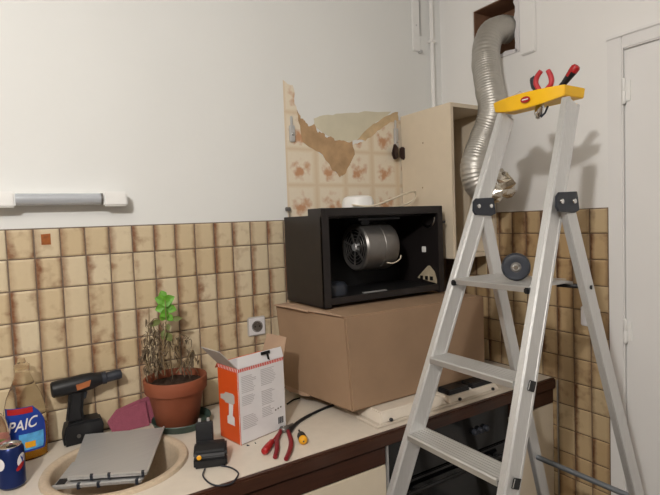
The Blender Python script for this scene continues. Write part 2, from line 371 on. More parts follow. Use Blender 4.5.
# ================================================================== COUNTER RUN
SC = Vector((.235, -.31, ZT)); SR = .188
def counter():
    mb = MB(); n = 64; h = .24; zt, zb = ZT, ZT - .036
    for z, fl in ((zt, 1), (zb, -1)):
        ci = [(SC.x + SR*math.cos(2*math.pi*i/n), SC.y + SR*math.sin(2*math.pi*i/n), z) for i in range(n)]
        sq = []
        for i in range(n):
            c, s = math.cos(2*math.pi*i/n), math.sin(2*math.pi*i/n); k = h / max(abs(c), abs(s)); sq.append((SC.x + c*k, SC.y + s*k, z))
        mb.add(ci + sq, [(i, (i+1) % n, n+(i+1) % n, n+i) for i in range(n)])
        X0, X1, Y0, Y1 = -.75, XR - .011, -.595, -.0115
        xs = [X0, SC.x-h, SC.x+h, X1]
        for i in range(3):
            for (ya, yb) in ((Y0, SC.y-h), (SC.y-h, SC.y+h), (SC.y+h, Y1)):
                if i == 1 and ya == SC.y-h: continue
                mb.add([(xs[i], ya, z), (xs[i+1], ya, z), (xs[i+1], yb, z), (xs[i], yb, z)], [(0, 1, 2, 3)])
    ci = lambda z: [(SC.x + SR*math.cos(2*math.pi*i/n), SC.y + SR*math.sin(2*math.pi*i/n), z) for i in range(n)]
    mb.rings([ci(zt), ci(zb)], False, False)
    for (a, b) in (((X0, Y0), (X1, Y0)), ((X1, Y0), (X1, Y1)), ((X1, Y1), (X0, Y1)), ((X0, Y1), (X0, Y0))):
        mb.add([(a[0], a[1], zb), (b[0], b[1], zb), (b[0], b[1], zt), (a[0], a[1], zt)], [(0, 1, 2, 3)])
    return mb
ct = counter().build('worktop', M_CTOP); tag(ct, 'long cream laminate worktop with a dark wooden front edge', 'worktop')
MB().box((-.75, -.617, ZT-.042), (XR-.011, -.5955, ZT+.0012)).build('front_edge', M_EDGE, ct, bevel=.005, label='dark brown wooden front edge')
# base cabinets left of the oven
def base_cab(x0, x1, label, doors):
    t = thing('base_cabinet', ((x0+x1)/2, -.3, 0), label, 'cabinet', 'cream base cabinets under the worktop')
    MB().box((x0+.001, -.582, .1), (x0+.017, -.02, .843)).box((x1-.017, -.582, .1), (x1-.001, -.02, .843)).box((x0+.017, -.582, .1), (x1-.017, -.02, .116)).box((x0+.017, -.026, .116), (x1-.017, -.02, .843)).build('body', M_CAB, t)
    B((x0+.001, -.53, 0), (x1-.001, -.05, .099)).build('plinth', M_STRIP, t)
    B((x0+.002, -.605, .776), (x1-.002, -.583, .834)).build('top_rail', M_STRIP, t, bevel=.002, label='dark brown wooden strip')
    wd = (x1 - x0) / doors
    for i in range(doors):
        d = B((x0+i*wd+.002, -.604, .11), (x0+(i+1)*wd-.002, -.583, .773)).build('door', M_CAB, t, bevel=.002)
    return t
base_cab(-.7, .485, 'cream base cabinet with dark wooden strip below the sink', 2)
base_cab(.488, .992, 'cream base cabinet with dark wooden strip left of the black oven', 1)
base_cab(1.604, XR-.012, 'narrow cream base cabinet between black oven and tiled wall', 1)
ov = thing('oven', (1.298, -.3, 0), 'black glass built-in oven under the worktop', 'oven')
B((1.0, -.577, .1), (1.596, -.03, .842)).build('body', M_BLK, ov)
MB().box((.9935, -.607, .1), (.9995, -.577, .84)).build('side_trim', M_STEEL, ov)
B((1.0, -.603, .70), (1.596, -.5775, .838)).build('control_panel', M_GLASSB, ov, bevel=.002)
dr = B((1.0, -.605, .12), (1.596, -.5775, .694)).build('oven_door', M_GLASSB, ov, bevel=.003)
MB().tube([(1.06, -.627, .66), (1.54, -.627, .66)], .007, 12).box((1.09, -.627, .655), (1.10, -.6055, .665)).box((1.50, -.627, .655), (1.51, -.6055, .665)).build('door_handle', M_BLK, dr, smooth=40)
for x in (1.40, 1.43, 1.46):
    MB().lathe([(.011, 0), (.011, .012), (.008, .016)], (x, -.6035, .775), (0, -1, 0), 16).build('knob', M_GRAF, ov, smooth=40)
B((1.20, -.6037, .79), (1.25, -.603, .793)).build('panel_mark', M_GREYPR, ov)
tr_ = MB(); tr_.box((XR-.015, -.627, .02), (XR-.0095, -.619, ZT-.004)); tr_.build('edge_profile', mat('grey_profile', '#9c968e', .5, .3, var=.05), None, bevel=.003)
tag(bpy.data.objects['edge_profile'], 'thin grey upright edge strip at the end of the worktop', 'edge strip')
# sink
pr = [(.152, -.158), (.165, -.145), (.178, -.06), (.180, .0), (.184, .007), (.196, .011), (.206, .009), (.2105, .001), (.2105, .0005), (.194, .0005), (.192, -.06), (.176, -.16), (.15, -.168), (.02, -.170)]
pr = [(r_*.95, h_) for r_, h_ in pr]
mb = MB(); mb.lathe([(.02, -.161), (.14, -.158)] + pr[1:], SC, n=64, cap0=False, cap1=False)
sk = mb.build('sink', M_SINK, smooth=50); tag(sk, 'round beige sink with a raised rim set in the worktop', 'sink')
MB().lathe([(.0, -.172), (.03, -.172), (.03, -.158), (.022, -.157), (.018, -.162), (.0, -.162)], SC, n=24, cap0=False, cap1=False).build('drain', M_CHROME, sk, smooth=40)
# hob
hb = thing('hob', (1.29, -.30, ZT), 'cream hob with black control pads partly under the cardboard box', 'hob')
B((.985, -.572, ZT+.0005), (1.60, -.06, ZT+.008)).build('base_plate', M_CTOP, hb, bevel=.003)
def bev(x0, x1, y0, y1, z0, z1, i):
    return MB().hexa([(x0, y0, z0), (x1, y0, z0), (x1, y1, z0), (x0, y1, z0)], [(x0+i, y0+i, z1), (x1-i, y0+i, z1), (x1-i, y1, z1), (x0+i, y1, z1)])
bev(1.0, 1.312, -.566, -.10, ZT+.008, .9185, .022).build('raised_cover', M_CTOP, hb, bevel=.004)
bev(1.318, 1.588, -.568, -.10, ZT+.008, .908, .010).build('panel_frame', M_CTOP, hb, bevel=.003)
for x0, x1 in ((1.332, 1.444), (1.456, 1.574)):
    bev(x0, x1, -.552, -.49, .908, .926, .006).build('black_pad', M_BLK, hb, bevel=.003)
MB().lathe([(.005, 0), (.004, .004)], (1.45, -.545, .908), n=10).build('light_button', M_WHITE, hb)
for x in (1.045, 1.37, 1.55):
    MB().lathe([(.006, 0), (.006, .006), (.004, .008)], (x, -.5665, .893 if x > 1.2 else .896), (0, -1, .2), 12).build('screw', M_BLK, hb, smooth=40)
# ================================================================== CARDBOARD BOX + HOOD
ZB0, ZB1 = .9195, 1.245
low = [Vector(p) for p in ((.945, -.491, ZB0), (1.606, -.487, ZB0), (1.60, -.115, ZB0), (.888, -.105, ZB0))]
high = [Vector(p) for p in ((.928, -.489, ZB1), (1.606, -.489, ZB1-.004), (1.60, -.10, ZB1-.002), (.872, -.085, ZB1))]
cbx = thing('cardboard_box', (1.25, -.29, ZB0), 'large closed brown cardboard box on the hob, under the black hood', 'box')
MB().hexa(low, high).build('carton', M_CARD, cbx, bevel=.006, seg=2)
def lerp(a, b, t): return Vector(a).lerp(Vector(b), t)
H_ = high
MB().prism([lerp(H_[0], H_[3], .03) + Vector((-.003, 0, .0)), lerp(H_[0], H_[3], .55) + Vector((-.012, 0, .0)), lerp(H_[0], H_[3], .97) + Vector((-.006, 0, .0)), lerp(H_[0], H_[3], .97) + Vector((.05, 0, .0)), lerp(H_[0], H_[3], .03) + Vector((.0, .01, .0))], (0, 0, .004)).build('top_flap', M_CARDIN, cbx)
MB().tube([lerp(H_[0], H_[3], .45) + Vector((-.011, 0, 0)), lerp(H_[0], H_[3], .7) + Vector((-.016, 0, .004)), lerp(H_[0], H_[3], .98) + Vector((-.007, 0, .0))], .004, 8).build('frayed_edge', M_CARDIN, cbx, smooth=60)
MB().prism([lerp(low[0], low[3], t) + Vector((-.002, 0, dz)) for t, dz in ((.6, 0), (.7, -.008), (.8, -.004), (.9, -.012), (.98, -.002), (.98, .01), (.6, .008))], (.004, 0, 0)).build('torn_bottom', M_CARDIN, cbx)
HX0, HX1, HYF, HYM, HYB, HZ_, HT, HTB = .947, 1.540, -.335, -.238, -.045, ZB1+.0055, 1.611, 1.586
hd = thing('extractor_hood', ((HX0+HX1)/2, (HYF+HYB)/2, HZ_), 'black extractor hood with its motor exposed, on the cardboard box', 'extractor hood')
def side(x0, x1):
    return MB().prism([(x0, HYF, HZ_), (x0, HYB, HZ_), (x0, HYB, HTB), (x0, HYM, HTB), (x0, HYM, HT), (x0, HYF, HT)], (x1-x0, 0, 0))
side(HX0, HX0+.016).build('side_panel', M_BLKMET, hd, bevel=.0015)
side(HX1-.016, HX1).build('side_panel', M_BLKMET, hd, bevel=.0015)
B((HX0+.016, HYM, HTB-.012), (HX1-.016, HYB, HTB)).build('top_panel', M_BLKMET, hd)
MB().box((HX0+.016, HYF, HT-.03), (HX1-.016, HYM, HT)).build('front_bar', M_BLKMET, hd, bevel=.0015)
B((HX0+.016, HYB-.012, HZ_+.02), (HX1-.016, HYB, HTB-.012)).build('back_panel', M_INNER, hd)
B((HX0+.016, HYF+.012, HZ_+.012), (HX1-.016, HYB-.012, HZ_+.03)).build('bottom_panel', M_INNER, hd)
MB().box((HX0+.016, HYF+.002, HZ_+.01), (HX1-.016, HYF+.012, HZ_+.034)).build('bottom_lip', M_BLKMET, hd)
B((HX0, HYF-.001, HZ_), (HX0+.03, HYF+.012, HT-.03)).build('front_post', M_BLKMET, hd, bevel=.001)
B((HX1-.03, HYF-.001, HZ_), (HX1, HYF+.012, HT-.03)).build('front_post', M_BLKMET, hd, bevel=.001)
# motor : drum lying along x
MC = Vector((1.175, -.205, 1.455)); MAX = Vector((1, .0, 0))
mot = MB().lathe([(.072, .004), (.088, .0), (.0945, .008), (.096, .03), (.096, .088), (.0975, .09), (.0975, .1), (.096, .102), (.096, .148), (.09, .162), (.07, .171), (.0, .173)], MC, MAX, 48, cap0=False, cap1=False).build('motor', M_MOTOR, hd, smooth=30)
MB().lathe([(.072, .004), (.0715, .03), (.0, .03)], MC, MAX, 40, cap0=False, cap1=False).build('intake', M_INNER, mot, smooth=30)
for rr in (.064, .050, .036):
    MB().tube([MC + Vector((.004, rr*math.cos(a), rr*math.sin(a))) for a in [2*math.pi*i/40 for i in range(41)]], .0016, 6).build('grille_ring', M_MOTOR, mot, smooth=60)
for k in range(7):
    a = 2*math.pi*k/7 + .3
    MB().beam(MC + Vector((.005, .012*math.cos(a), .012*math.sin(a))), MC + Vector((.005, .073*math.cos(a), .073*math.sin(a))), (.003, 0, 0), (0, -.003*math.sin(a), .003*math.cos(a))).build('grille_spoke', M_MOTOR, mot)
MB().lathe([(.014, -.002), (.018, .004), (.018, .02)], MC, MAX, 20).build('hub', M_STEEL, mot, smooth=40)
MB().tube(spline([MC + Vector((.10, -.082, -.065)), MC + Vector((.13, -.088, -.068)), MC + Vector((.165, -.085, -.055)), MC + Vector((.175, -.08, -.04))]), .0022, 8).build('wire', M_CABLEW, mot, smooth=60)
MB().box((1.14, -.29, 1.562), (1.35, -.14, 1.57)).box((1.19, -.24, 1.545), (1.23, -.16, 1.562)).build('motor_bracket', M_GRAF, hd, bevel=.002)
MB().lathe([(.055, 0), (.055, .03), (.045, .045), (.0, .052)], (1.06, -.22, HZ_+.03), n=28, cap1=False).build('dark_housing', M_GRAF, hd, smooth=50)
B((1.15, -.30, HZ_+.0305), (1.26, -.285, HZ_+.034)).build('metal_strip', M_STEEL, hd)
B((.978, -.30, 1.53), (.992, -.288, 1.542)).build('clip', M_STEEL, hd, bevel=.002)
MB().tube([(.964, -.27, 1.52), (1.02, -.25, 1.515)], .007, 10).build('lamp_socket', M_MOTOR, hd, smooth=40)
MB().tube([Vector((HX1-.02, -.27, 1.565)) + Vector((0, .04*math.cos(a), .04*math.sin(a))) for a in [math.pi + math.pi*.9*i/14 for i in range(15)]], .006, 10).build('chrome_ring', M_CHROME, hd, smooth=60)
MB().prism([(HX1-.0165, -.20, 1.302), (HX1-.0165, -.32, 1.285), (HX1-.0165, -.30, 1.335), (HX1-.0165, -.27, 1.36)], (-.014, 0, 0)).build('plug_connector', mat('beige_connector', '#b9ac93', .5, var=.2), hd, bevel=.003)
for k in range(3): B((HX1-.034, -.30+.03*k, 1.298), (HX1-.0307, -.285+.03*k, 1.314)).build('connector_pin', M_INNER, bpy.data.objects['plug_connector'])
B((HX1-.024, -.25, 1.415), (HX1-.0165, -.228, 1.44)).build('white_tag', M_WHITE, hd, bevel=.002)
MB().tube([(HX1, -.325, 1.545), (HX1+.018, -.33, 1.543)], .006, 10).build('side_screw', M_BLK, hd, smooth=40)
# white plastic piece with a cord on the hood
wp = thing('white_duct_collar', (1.245, -.15, HTB+.0005), 'white plastic round collar with ivory cord on top of the hood', 'collar')
MB().lathe([(.074, 0), (.074, .006), (.068, .012), (.066, .055), (.058, .072), (.045, .078), (0, .08)], (1.245, -.145, HTB+.0005), n=36, cap1=False).build('collar', M_WHITE, wp, smooth=35)
cp = [uy(352, 205, -.20), uy(372, 206, -.215), uy(392, 199, -.22), uy(407, 193, -.2), uy(415, 192, -.18), uy(414, 199, -.16), uy(404, 205, -.15), uy(392, 207.5, -.14)]
for i, p in enumerate(cp): p.z = max(p.z, 1.616 if i in (0, 1) else 1.592)
MB().tube(spline(cp), .0038, 8).build('cord', M_CABLEW, wp, smooth=60)
# ================================================================== WALL CABINET, PIPE, BRACKETS
CX0, CX1, CY0, CY1, CZ0, CZ1 = 1.605, XR-.0105, -.331, -.0115, 1.383, 2.045
wc = thing('wall_cabinet', ((CX0+CX1)/2, (CY0+CY1)/2, CZ0), 'open cream wall cabinet without doors in the corner', 'cabinet')
tk = .017
B((CX0, CY0, CZ0), (CX0+tk, CY1, CZ1)).build('side_panel', M_CABW, wc, bevel=.001)
B((CX1-tk, CY0, CZ0), (CX1, CY1, CZ1)).build('side_panel', M_CABW, wc, bevel=.001)
B((CX0+tk, CY0, CZ1-tk), (CX1-tk, CY1, CZ1)).build('top_panel', M_CABW, wc)
B((CX0+tk, CY0, CZ0), (CX1-tk, CY1, CZ0+tk)).build('bottom_panel', M_CABW, wc)
B((CX0+tk, CY1-.006, CZ0+tk), (CX1-tk, CY1, CZ1-tk)).build('back_panel', M_CABIN, wc)
for z in (1.55, 1.93): MB().lathe([(.012, 0), (.012, .004), (.007, .02), (.007, .03)], (CX0+tk, -.29, z), (1, 0, 0), 14).build('hinge_cup', M_STEEL, wc, smooth=40)
for (y, z) in ((-.16, 1.90), (-.15, 1.70)): MB().lathe([(.004, 0), (.0035, .001)], (CX0, y, z), (-1, 0, 0), 10).build('screw_cap', mat('brown_cap', '#9c8466', .6), wc)
pipe = MB().tube([(1.818, -.016, 2.0), (1.818, -.016, ZC)], .011, 14).build('wall_pipe', M_WALLR, smooth=40); tag(pipe, 'slim white painted pipe running up the corner', 'pipe')
B((1.80, -.028, 2.42), (1.836, 0, 2.435)).build('pipe_clip', M_WALLR, pipe, bevel=.003)
st = B((1.70, -.012, 2.37), (1.745, -.0005, ZC-.02)).build('wall_rail', M_WHITE, bevel=.003); tag(st, 'white hanging rail hooked high on the wall', 'rail')
B((1.738, -.022, 2.362), (1.752, -.0005, 2.375)).build('rail_hook', M_STEEL, st, bevel=.002)
B((1.7455, -.014, 2.45), (1.750, -.0005, 2.74)).build('rail_lip', M_STEEL, st)
MB().lathe([(.004, 0), (.004, .002)], (1.722, -.012, 2.49), (0, -1, 0), 10).build('screw', M_STEEL, st)
def hanger(x, z0, z1, label):
    t = thing('cabinet_hanger', (x, -.006, z0), label, 'bracket', 'metal cabinet hangers on the wallpaper')
    B((x-.012, -.014, z0), (x+.012, -.002, z1-.02)).build('plate', M_STEEL, t, bevel=.003)
    B((x-.005, -.010, z1-.019), (x+.005, -.002, z1+.018)).build('tongue', M_STEEL, t, bevel=.002)
    MB().lathe([(.006, 0), (.006, .004), (.003, .006)], (x, -.0145, z0+.03), (0, -1, 0), 12).build('screw', M_CHROME, t, smooth=40)
    return t
hanger(1.021, 1.898, 1.985, 'small silver cabinet hanger on the left edge of the wallpaper')
h2 = hanger(1.578, 1.895, 2.01, 'silver cabinet hanger with two dark wing knobs beside the cream cabinet')
for s in (-1, 1):
    MB().prism([(1.578+s*.008, -.016, 1.90), (1.578+s*.03, -.02, 1.915 if s < 0 else 1.90), (1.578+s*.046, -.02, 1.865), (1.578+s*.032, -.02, 1.838), (1.578+s*.006, -.016, 1.85)], (0, -.018, 0)).build('wing_knob', mat('dark_knob', '#33211d', .4, var=.3, scale=60), h2, bevel=.005)
h3 = thing('corner_bracket', (.982, -.016, 1.585), 'small wire bracket on the tile edge beside the hood', 'bracket')
MB().box((.972, -.02, 1.612), (.995, -.010, 1.628)).build('clamp', M_MOTOR, h3, bevel=.002)
MB().tube(spline([(.985, -.018, 1.612), (.982, -.03, 1.59), (.99, -.02, 1.555), (.993, -.012, 1.52)]), .0025, 8).build('wire', M_MOTOR, h3, smooth=60)
# ================================================================== TUBE LAMP, SOCKETS, STICKER
tl = thing('tube_lamp', (.15, -.03, 1.64), 'unlit tubular lamp with white end caps above the tiles', 'lamp')
B((-.07, -.028, 1.648), (.355, -.0005, 1.682)).build('backplate', M_WHITE, tl, bevel=.003)
B((-.075, -.066, 1.641), (.031, -.0285, 1.689)).build('end_cap', M_WHITE, tl, bevel=.005)
B((.277, -.066, 1.641), (.352, -.0285, 1.689)).build('end_cap', M_WHITE, tl, bevel=.005)
MB().tube([(.031, -.05, 1.665), (.277, -.05, 1.665)], .0185, 24).build('glass_tube', M_TUBE, tl, smooth=40)
MB().lathe([(.0193, 0), (.0193, .006)], (.2705, -.05, 1.665), (1, 0, 0), 24, cap0=False, cap1=False).build('tube_ring', M_MOTOR, tl, smooth=40)
def socket(c, nrm, label, hole=True):
    nrm = Vector(nrm); e = Vector((-nrm.y, nrm.x, 0)); c = Vector(c)
    t = thing('wall_socket', c, label, 'socket')
    q = lambda d, s: [c + nrm*d + e*a*s + Vector((0, 0, b*s)) for a, b in ((-1, -1), (1, -1), (1, 1), (-1, 1))]
    MB().hexa(q(0, .0385), q(.009, .0385)).build('frame', M_GREYFL if hole else M_PRINTW, t, bevel=.004)
    MB().hexa(q(.009, .034), q(.0115, .033)).build('faceplate', M_PRINTW, t, bevel=.001)
    if hole:
        MB().lathe([(.0225, .0), (.0225, .002), (.0205, .002), (.019, -.008), (0, -.008)], c + nrm*.0116, nrm, 28, cap0=False, cap1=False).build('socket_ring', M_MOTOR, t, smooth=30)
        MB().lathe([(.019, 0), (.019, .0008)], c + nrm*.0119, nrm, 28).build('socket_well', M_MOTOR, t)
        for s in (-1, 1): MB().lathe([(.0028, 0), (.0028, .001)], c + nrm*.013 + e*.0095*s, nrm, 10).build('contact_hole', M_INNER, t)
        MB().lathe([(.0024, 0), (.0024, .004), (.0012, .006)], c + nrm*.013 + Vector((0, 0, .01)), nrm, 10).build('earth_pin', M_CHROME, t)
    return t
socket((.8205, -.0095, 1.157), (0, -1, 0), 'white wall socket with grey round well on the tiles behind the product box')
socket((XR-.0095, -.768, 1.158), (-1, 0, 0), 'white switch plate on the right wall tiles behind the ladder', False)
sp_ = B((.0945, -.0105, 1.522), (.1215, -.0098, 1.566)).build('orange_sticker', M_STICK); tag(sp_, 'small orange brown sticker on a tile of the top row', 'sticker')
# ================================================================== SINK CONTENTS AND LEFT OBJECTS
def plate(q, label, th, tagc=False):
    q = [Vector(v) for v in q]   # front-left, front-right, back-right, back-left
    nn = (q[1]-q[0]).cross(q[3]-q[0]).normalized(); fe = (q[1]-q[0]).normalized(); de = (q[3]-q[0]).normalized()
    c = sum(q, Vector()) / 4
    t = thing('grease_filter', c - Vector((0, 0, .02)), label, 'filter', 'metal grease filters lying in the sink')
    MB().hexa([p - nn*th for p in q], q).build('filter_plate', M_STEEL, t, bevel=.0015)
    MB().beam(q[0] - de*.003 + nn*.0012, q[1] - de*.003 + nn*.0012, de*.004, nn*.005).build('front_rim', M_ALU, t, bevel=.001)
    MB().beam(q[1] + nn*.001, q[2] + nn*.001, fe*.003, nn*.003).build('side_rim', M_ALU, t, bevel=.001)
    for k in (.30, .52, .95):
        p = q[0].lerp(q[1], k) - de*.003
        MB().beam(p - fe*.004, p + fe*.004, de*.005, nn*.0075).build('rim_clip', M_GRAF, t)
    if tagc:
        p = q[0] + de*.024 + fe*.016
        MB().beam(p - fe*.012, p + fe*.012, de*.014, nn*.0012).build('black_tag', M_BLK, t)
plate([uz(68, 478, .884), uz(147, 472.5, .884), uz(164, 427, .912), uz(85, 434, .912)], 'flat brushed metal grease filter lying uppermost across the sink', .008)
plate([uz(52, 487.5, .868), uz(142, 480, .868), uz(150, 452, .878), uz(72, 462, .878)], 'lower metal grease filter with a black tag showing at its left corner', .006, True)
# cordless drill standing on its battery
dl = thing('cordless_drill', (.17, -.06, ZT), 'black cordless drill with orange label standing against the tiles', 'drill')
yD = -.056; ra, rb = uy(50.5, 390.5, yD), uy(122, 373.5, yD); ax = (rb - ra); L = ax.length; ax.normalize()
MB().lathe([(.0, .0), (.02, .001), (.0255, .006), (.0265, .03), (.0285, .09), (.027, .12), (.022, .135), (.019, L*.7)], ra, ax, 24, cap0=False).build('motor_housing', M_BLK, dl, smooth=35)
MB().lathe([(.0185, L*.7), (.0205, L*.71), (.0205, L*.76), (.0165, L*.775), (.0168, L*.9), (.0172, L*.93), (.015, L*.985), (.006, L), (0, L)], ra, ax, 24, cap1=False).build('chuck', M_GRAF, dl, smooth=35)
def pz(pts, y): return [uy(30 + a/5.21, 355 + b/5.21, y) for a, b in pts]
MB().prism(pz([(205, 190), (285, 180), (282, 235), (278, 290), (288, 348), (188, 362), (198, 280)], yD-.016), (0, .032, 0)).build('handle', M_BLK, dl, bevel=.008, seg=3)
bt = pz([(188, 372), (290, 343), (375, 328), (386, 360), (382, 398), (178, 462), (174, 440)], yD-.034)
for q in bt: q.z = max(q.z, ZT+.0005)
bt[5].z = ZT+.0005; bt[4].z = ZT+.004
MB().prism(bt, (0, .068, 0)).build('battery', M_BLK, dl, bevel=.006, seg=2)
MB().prism(pz([(282, 188), (300, 190), (292, 228), (281, 232)], yD-.006), (0, .012, 0)).build('trigger', M_GRAF, dl, bevel=.002)
MB().prism([q for q in pz([(240, 157), (318, 131), (310, 163), (246, 186)], yD-.0290)], (0, .004, 0)).build('orange_label', mat('drill_orange', '#a5623a', .5, var=.1), dl)
MB().lathe([(.006, 0), (.006, .003)], uy(79, 436, yD-.0345), (0, -1, 0), 14).build('battery_button', M_MOTOR, dl)
# dish-soap bottle
bc = Vector((.018, -.092, ZT+.0005))
bo = thing('soap_bottle', bc, 'clear squeeze bottle of amber dish soap with blue label, by the wall', 'bottle')
BP = [(.046, 0), (.054, .006), (.056, .04), (.057, .10), (.055, .15), (.046, .19), (.034, .22), (.024, .245), (.019, .262), (.019, .28)]
def bott(sc, z0, z1, name, m_):
    pr = [(r*sc if sc < 1 else r, h) for r, h in BP if z0 <= h <= z1]
    return MB().lathe(pr, bc, n=40, sy=.56, cap0=True, cap1=True).build(name, m_, bo, smooth=40)
bott(1.0, 0, .3, 'shell', M_CLEAR); bott(.94, .006, .10, 'liquid', M_AMBER)
MB().lathe([(.0205, .268), (.0205, .286), (.012, .292), (.009, .305), (0, .306)], bc, n=20, cap1=False).build('cap', M_CLEAR, bo, smooth=40)
def wrapb(x, z, d=.0012):  # point on the bottle's front skin at lateral x (m from axis), height z
    for (r0, h0), (r1, h1) in zip(BP, BP[1:]):
        if h0 <= z <= h1: r = r0 + (r1-r0)*(z-h0)/(h1-h0); break
    x = max(-r*.985, min(r*.985, x))
    return bc + Vector((x, -math.sqrt(max(0, 1-(x/r)**2))*r*.56 - d, z))
def label_patch(f0, f1, z0, z1, d, name, m_, parent, nx=14, nz=8):
    g = [[wrapb(f0(z0+(z1-z0)*j/nz) + (f1(z0+(z1-z0)*j/nz)-f0(z0+(z1-z0)*j/nz))*i/nx, z0+(z1-z0)*j/nz, d) for i in range(nx+1)] for j in range(nz+1)]
    vs = [p for r in g for p in r]; fs = [(j*(nx+1)+i, j*(nx+1)+i+1, (j+1)*(nx+1)+i+1, (j+1)*(nx+1)+i) for j in range(nz) for i in range(nx)]
    return MB().add(vs, fs).build(name, m_, parent, smooth=60)
fr = lambda z: .050 - max(0, (z-.10)/.07)**2*.035 - max(0, (.06-z)/.05)**2*.015
lb = label_patch(lambda z: -.050, fr, .03, .165, .0012, 'label', M_BLUE, bo)
label_patch(lambda z: -.045, lambda z: min(fr(z)-.004, .02), .146, .163, .0018, 'red_band', M_RED, lb)
label_patch(lambda z: -.02, lambda z: fr(z)-.006, .036, .085, .0018, 'blue_splash', M_LBLUE, lb)
label_patch(lambda z: .0+.006*math.sin(z*90), lambda z: .022, .042, .06, .0024, 'yellow_spot', M_LABYEL, lb, 5, 4)
vs_, fs_ = text_mesh('PAIC', .044, .25)
MB().add([wrapb(v.x*.80 - .010, .112 + v.y + v.x*.12, .0028) for v in vs_], fs_).build('lettering', M_PRINTW, lb, label='white lettering PAIC')
# second, mostly cropped bottle
b2c = Vector((-.070, -.165, ZT+.0005))
bb = thing('clear_bottle', b2c, 'clear bottle with pink and green label at the left edge of the picture', 'bottle')
MB().lathe([(.044, 0), (.048, .005), (.048, .09), (.046, .12), (.042, .15), (.03, .172), (.02, .182), (.02, .2)], b2c, n=32).build('shell', M_CLEAR, bb, smooth=40)
MB().lathe([(.0222, .188), (.0222, .21), (.02, .212)], b2c, n=24).build('cap', M_GREENP, bb, smooth=40)
MB().lathe([(.0485, .055), (.0485, .085)], b2c, n=32, cap0=False, cap1=False).build('label', mat('green_label', '#8f9a63', .5, var=.1), bb, smooth=60)
MB().lathe([(.0487, .086), (.0475, .105)], b2c, n=32, cap0=False, cap1=False).build('pink_band', mat('pink_label', '#c98c8a', .5, var=.1), bb, smooth=60)
# drinks can
cc = Vector((-.023, -.268, ZT+.0005))
cn = thing('drinks_can', cc, 'blue aluminium drinks can with red and white emblem beside the sink', 'can')
cb = MB().lathe([(.024, 0), (.026, .001), (.033, .009), (.033, .104), (.0275, .113)], cc, n=36, cap1=False).build('can_body', M_CANB, cn, smooth=40)
MB().lathe([(.0275, .113), (.0282, .115), (.0272, .1155), (.0262, .112), (.0, .111)], cc, n=36, cap0=False, cap1=False).build('lid', M_CHROME, cn, smooth=40)
MB().lathe([(.010, 0), (.010, .0008)], cc + Vector((.006, -.009, .1113)), n=18).build('opening', M_INNER, cn)
MB().beam(cc + Vector((-.003, .012, .1135)), cc + Vector((.002, -.004, .1145)), (.007, .002, 0), (0, 0, .0007)).build('pull_tab', M_CHROME, cn, bevel=.0005)
def can_patch(fn, name, m_, d, n=10):  # fn(u,v) in -1..1 inside test by polar
    vs = []; fs = []
    for j in range(n+1):
        for i in range(24):
            a = 2*math.pi*i/24; r = j/n; th, z = fn(r*math.cos(a), r*math.sin(a)); vs.append(cc + Vector((math.cos(th)*(.033+d), math.sin(th)*(.033+d), z)))
    for j in range(n):
        for i in range(24): k = (i+1) % 24; fs.append((j*24+i, j*24+k, (j+1)*24+k, (j+1)*24+i))
    return MB().add(vs, fs).build(name, m_, cb, smooth=60)
can_patch(lambda u, v: (-.72 + u*.40, .076 + v*.017 + u*.004), 'white_emblem', M_PRINTW, .0004)
can_patch(lambda u, v: (-.86 + u*.36 + v*.1, .060 + v*.009 + u*.005), 'red_emblem', M_RED, .0008)
can_patch(lambda u, v: (-.70 + u*.07 - v*.12, .078 + v*.010), 'blue_stroke', M_BLUE, .0008)
can_patch(lambda u, v: (-.60 + u*.06 + v*.10, .078 + v*.009), 'blue_stroke', M_BLUE, .0008)
can_patch(lambda u, v: (-2.42 + u*.42, .074 + v*.017), 'white_emblem', M_PRINTW, .0004)
# ---- flower pot
pc = Vector((.463, -.124, ZT))
sa = MB().lathe([(.0, .0005), (.085, .0005), (.09, .004), (.0975, .024), (.1, .026), (.0985, .0285), (.095, .026), (.086, .008), (.0, .007)], pc + Vector((.013, -.003, 0)), n=48, cap0=False, cap1=False).build('plant_saucer', M_SAUCER, smooth=40)
tag(sa, 'dark green plastic saucer under the terracotta pot', 'saucer')
fp = thing('potted_basil', pc + Vector((0, 0, .008)), 'terracotta pot of half-dead basil on a green saucer', 'potted plant')
z0 = .0085
pot = MB().lathe([(.0, z0), (.066, z0), (.070, z0+.004), (.091, .122), (.094, .126), (.1005, .126), (.1035, .13), (.106, .168), (.104, .172), (.098, .172), (.094, .165), (.088, .125), (.0, .122)], pc, n=56, cap0=False, cap1=False).build('pot', M_TERRA, fp, smooth=35)
rs = random.Random(11)
so = MB(); n = 40
so.rings([[pc + Vector((r*math.cos(2*math.pi*i/n), r*math.sin(2*math.pi*i/n), .148 + rs.uniform(-.003, .004))) for i in range(n)] for r in (.092, .07, .05, .025, .008)], False, True).build('soil', M_SOIL, fp, smooth=80)
yb = pc.y
stems = [[(165, 375), (163, 350), (166, 325), (165, 300)], [(150, 374), (147, 345), (149, 325), (149, 308)], [(158, 374), (153, 350), (156, 330)], [(172, 374), (170, 350), (169, 335), (165, 322)],
         [(181, 373), (180, 355), (178, 340), (184, 335), (190, 340)], [(190, 371), (188, 360), (193, 350), (196, 362)], [(150, 374), (144, 355), (146, 345)], [(176, 373), (185, 362), (193, 358)], [(160, 374), (160, 345), (152, 322), (160, 318)]]
SP = []
for k, s in enumerate(stems):
    y = yb + (k % 5 - 2) * .016
    pts = spline([uy(a, b, y) for a, b in s], 6); SP.append(pts)
    MB().tube(pts, [.0024 - .0014*i/len(pts) for i in range(len(pts))], 6).build('stem', M_STEM, fp, smooth=60)
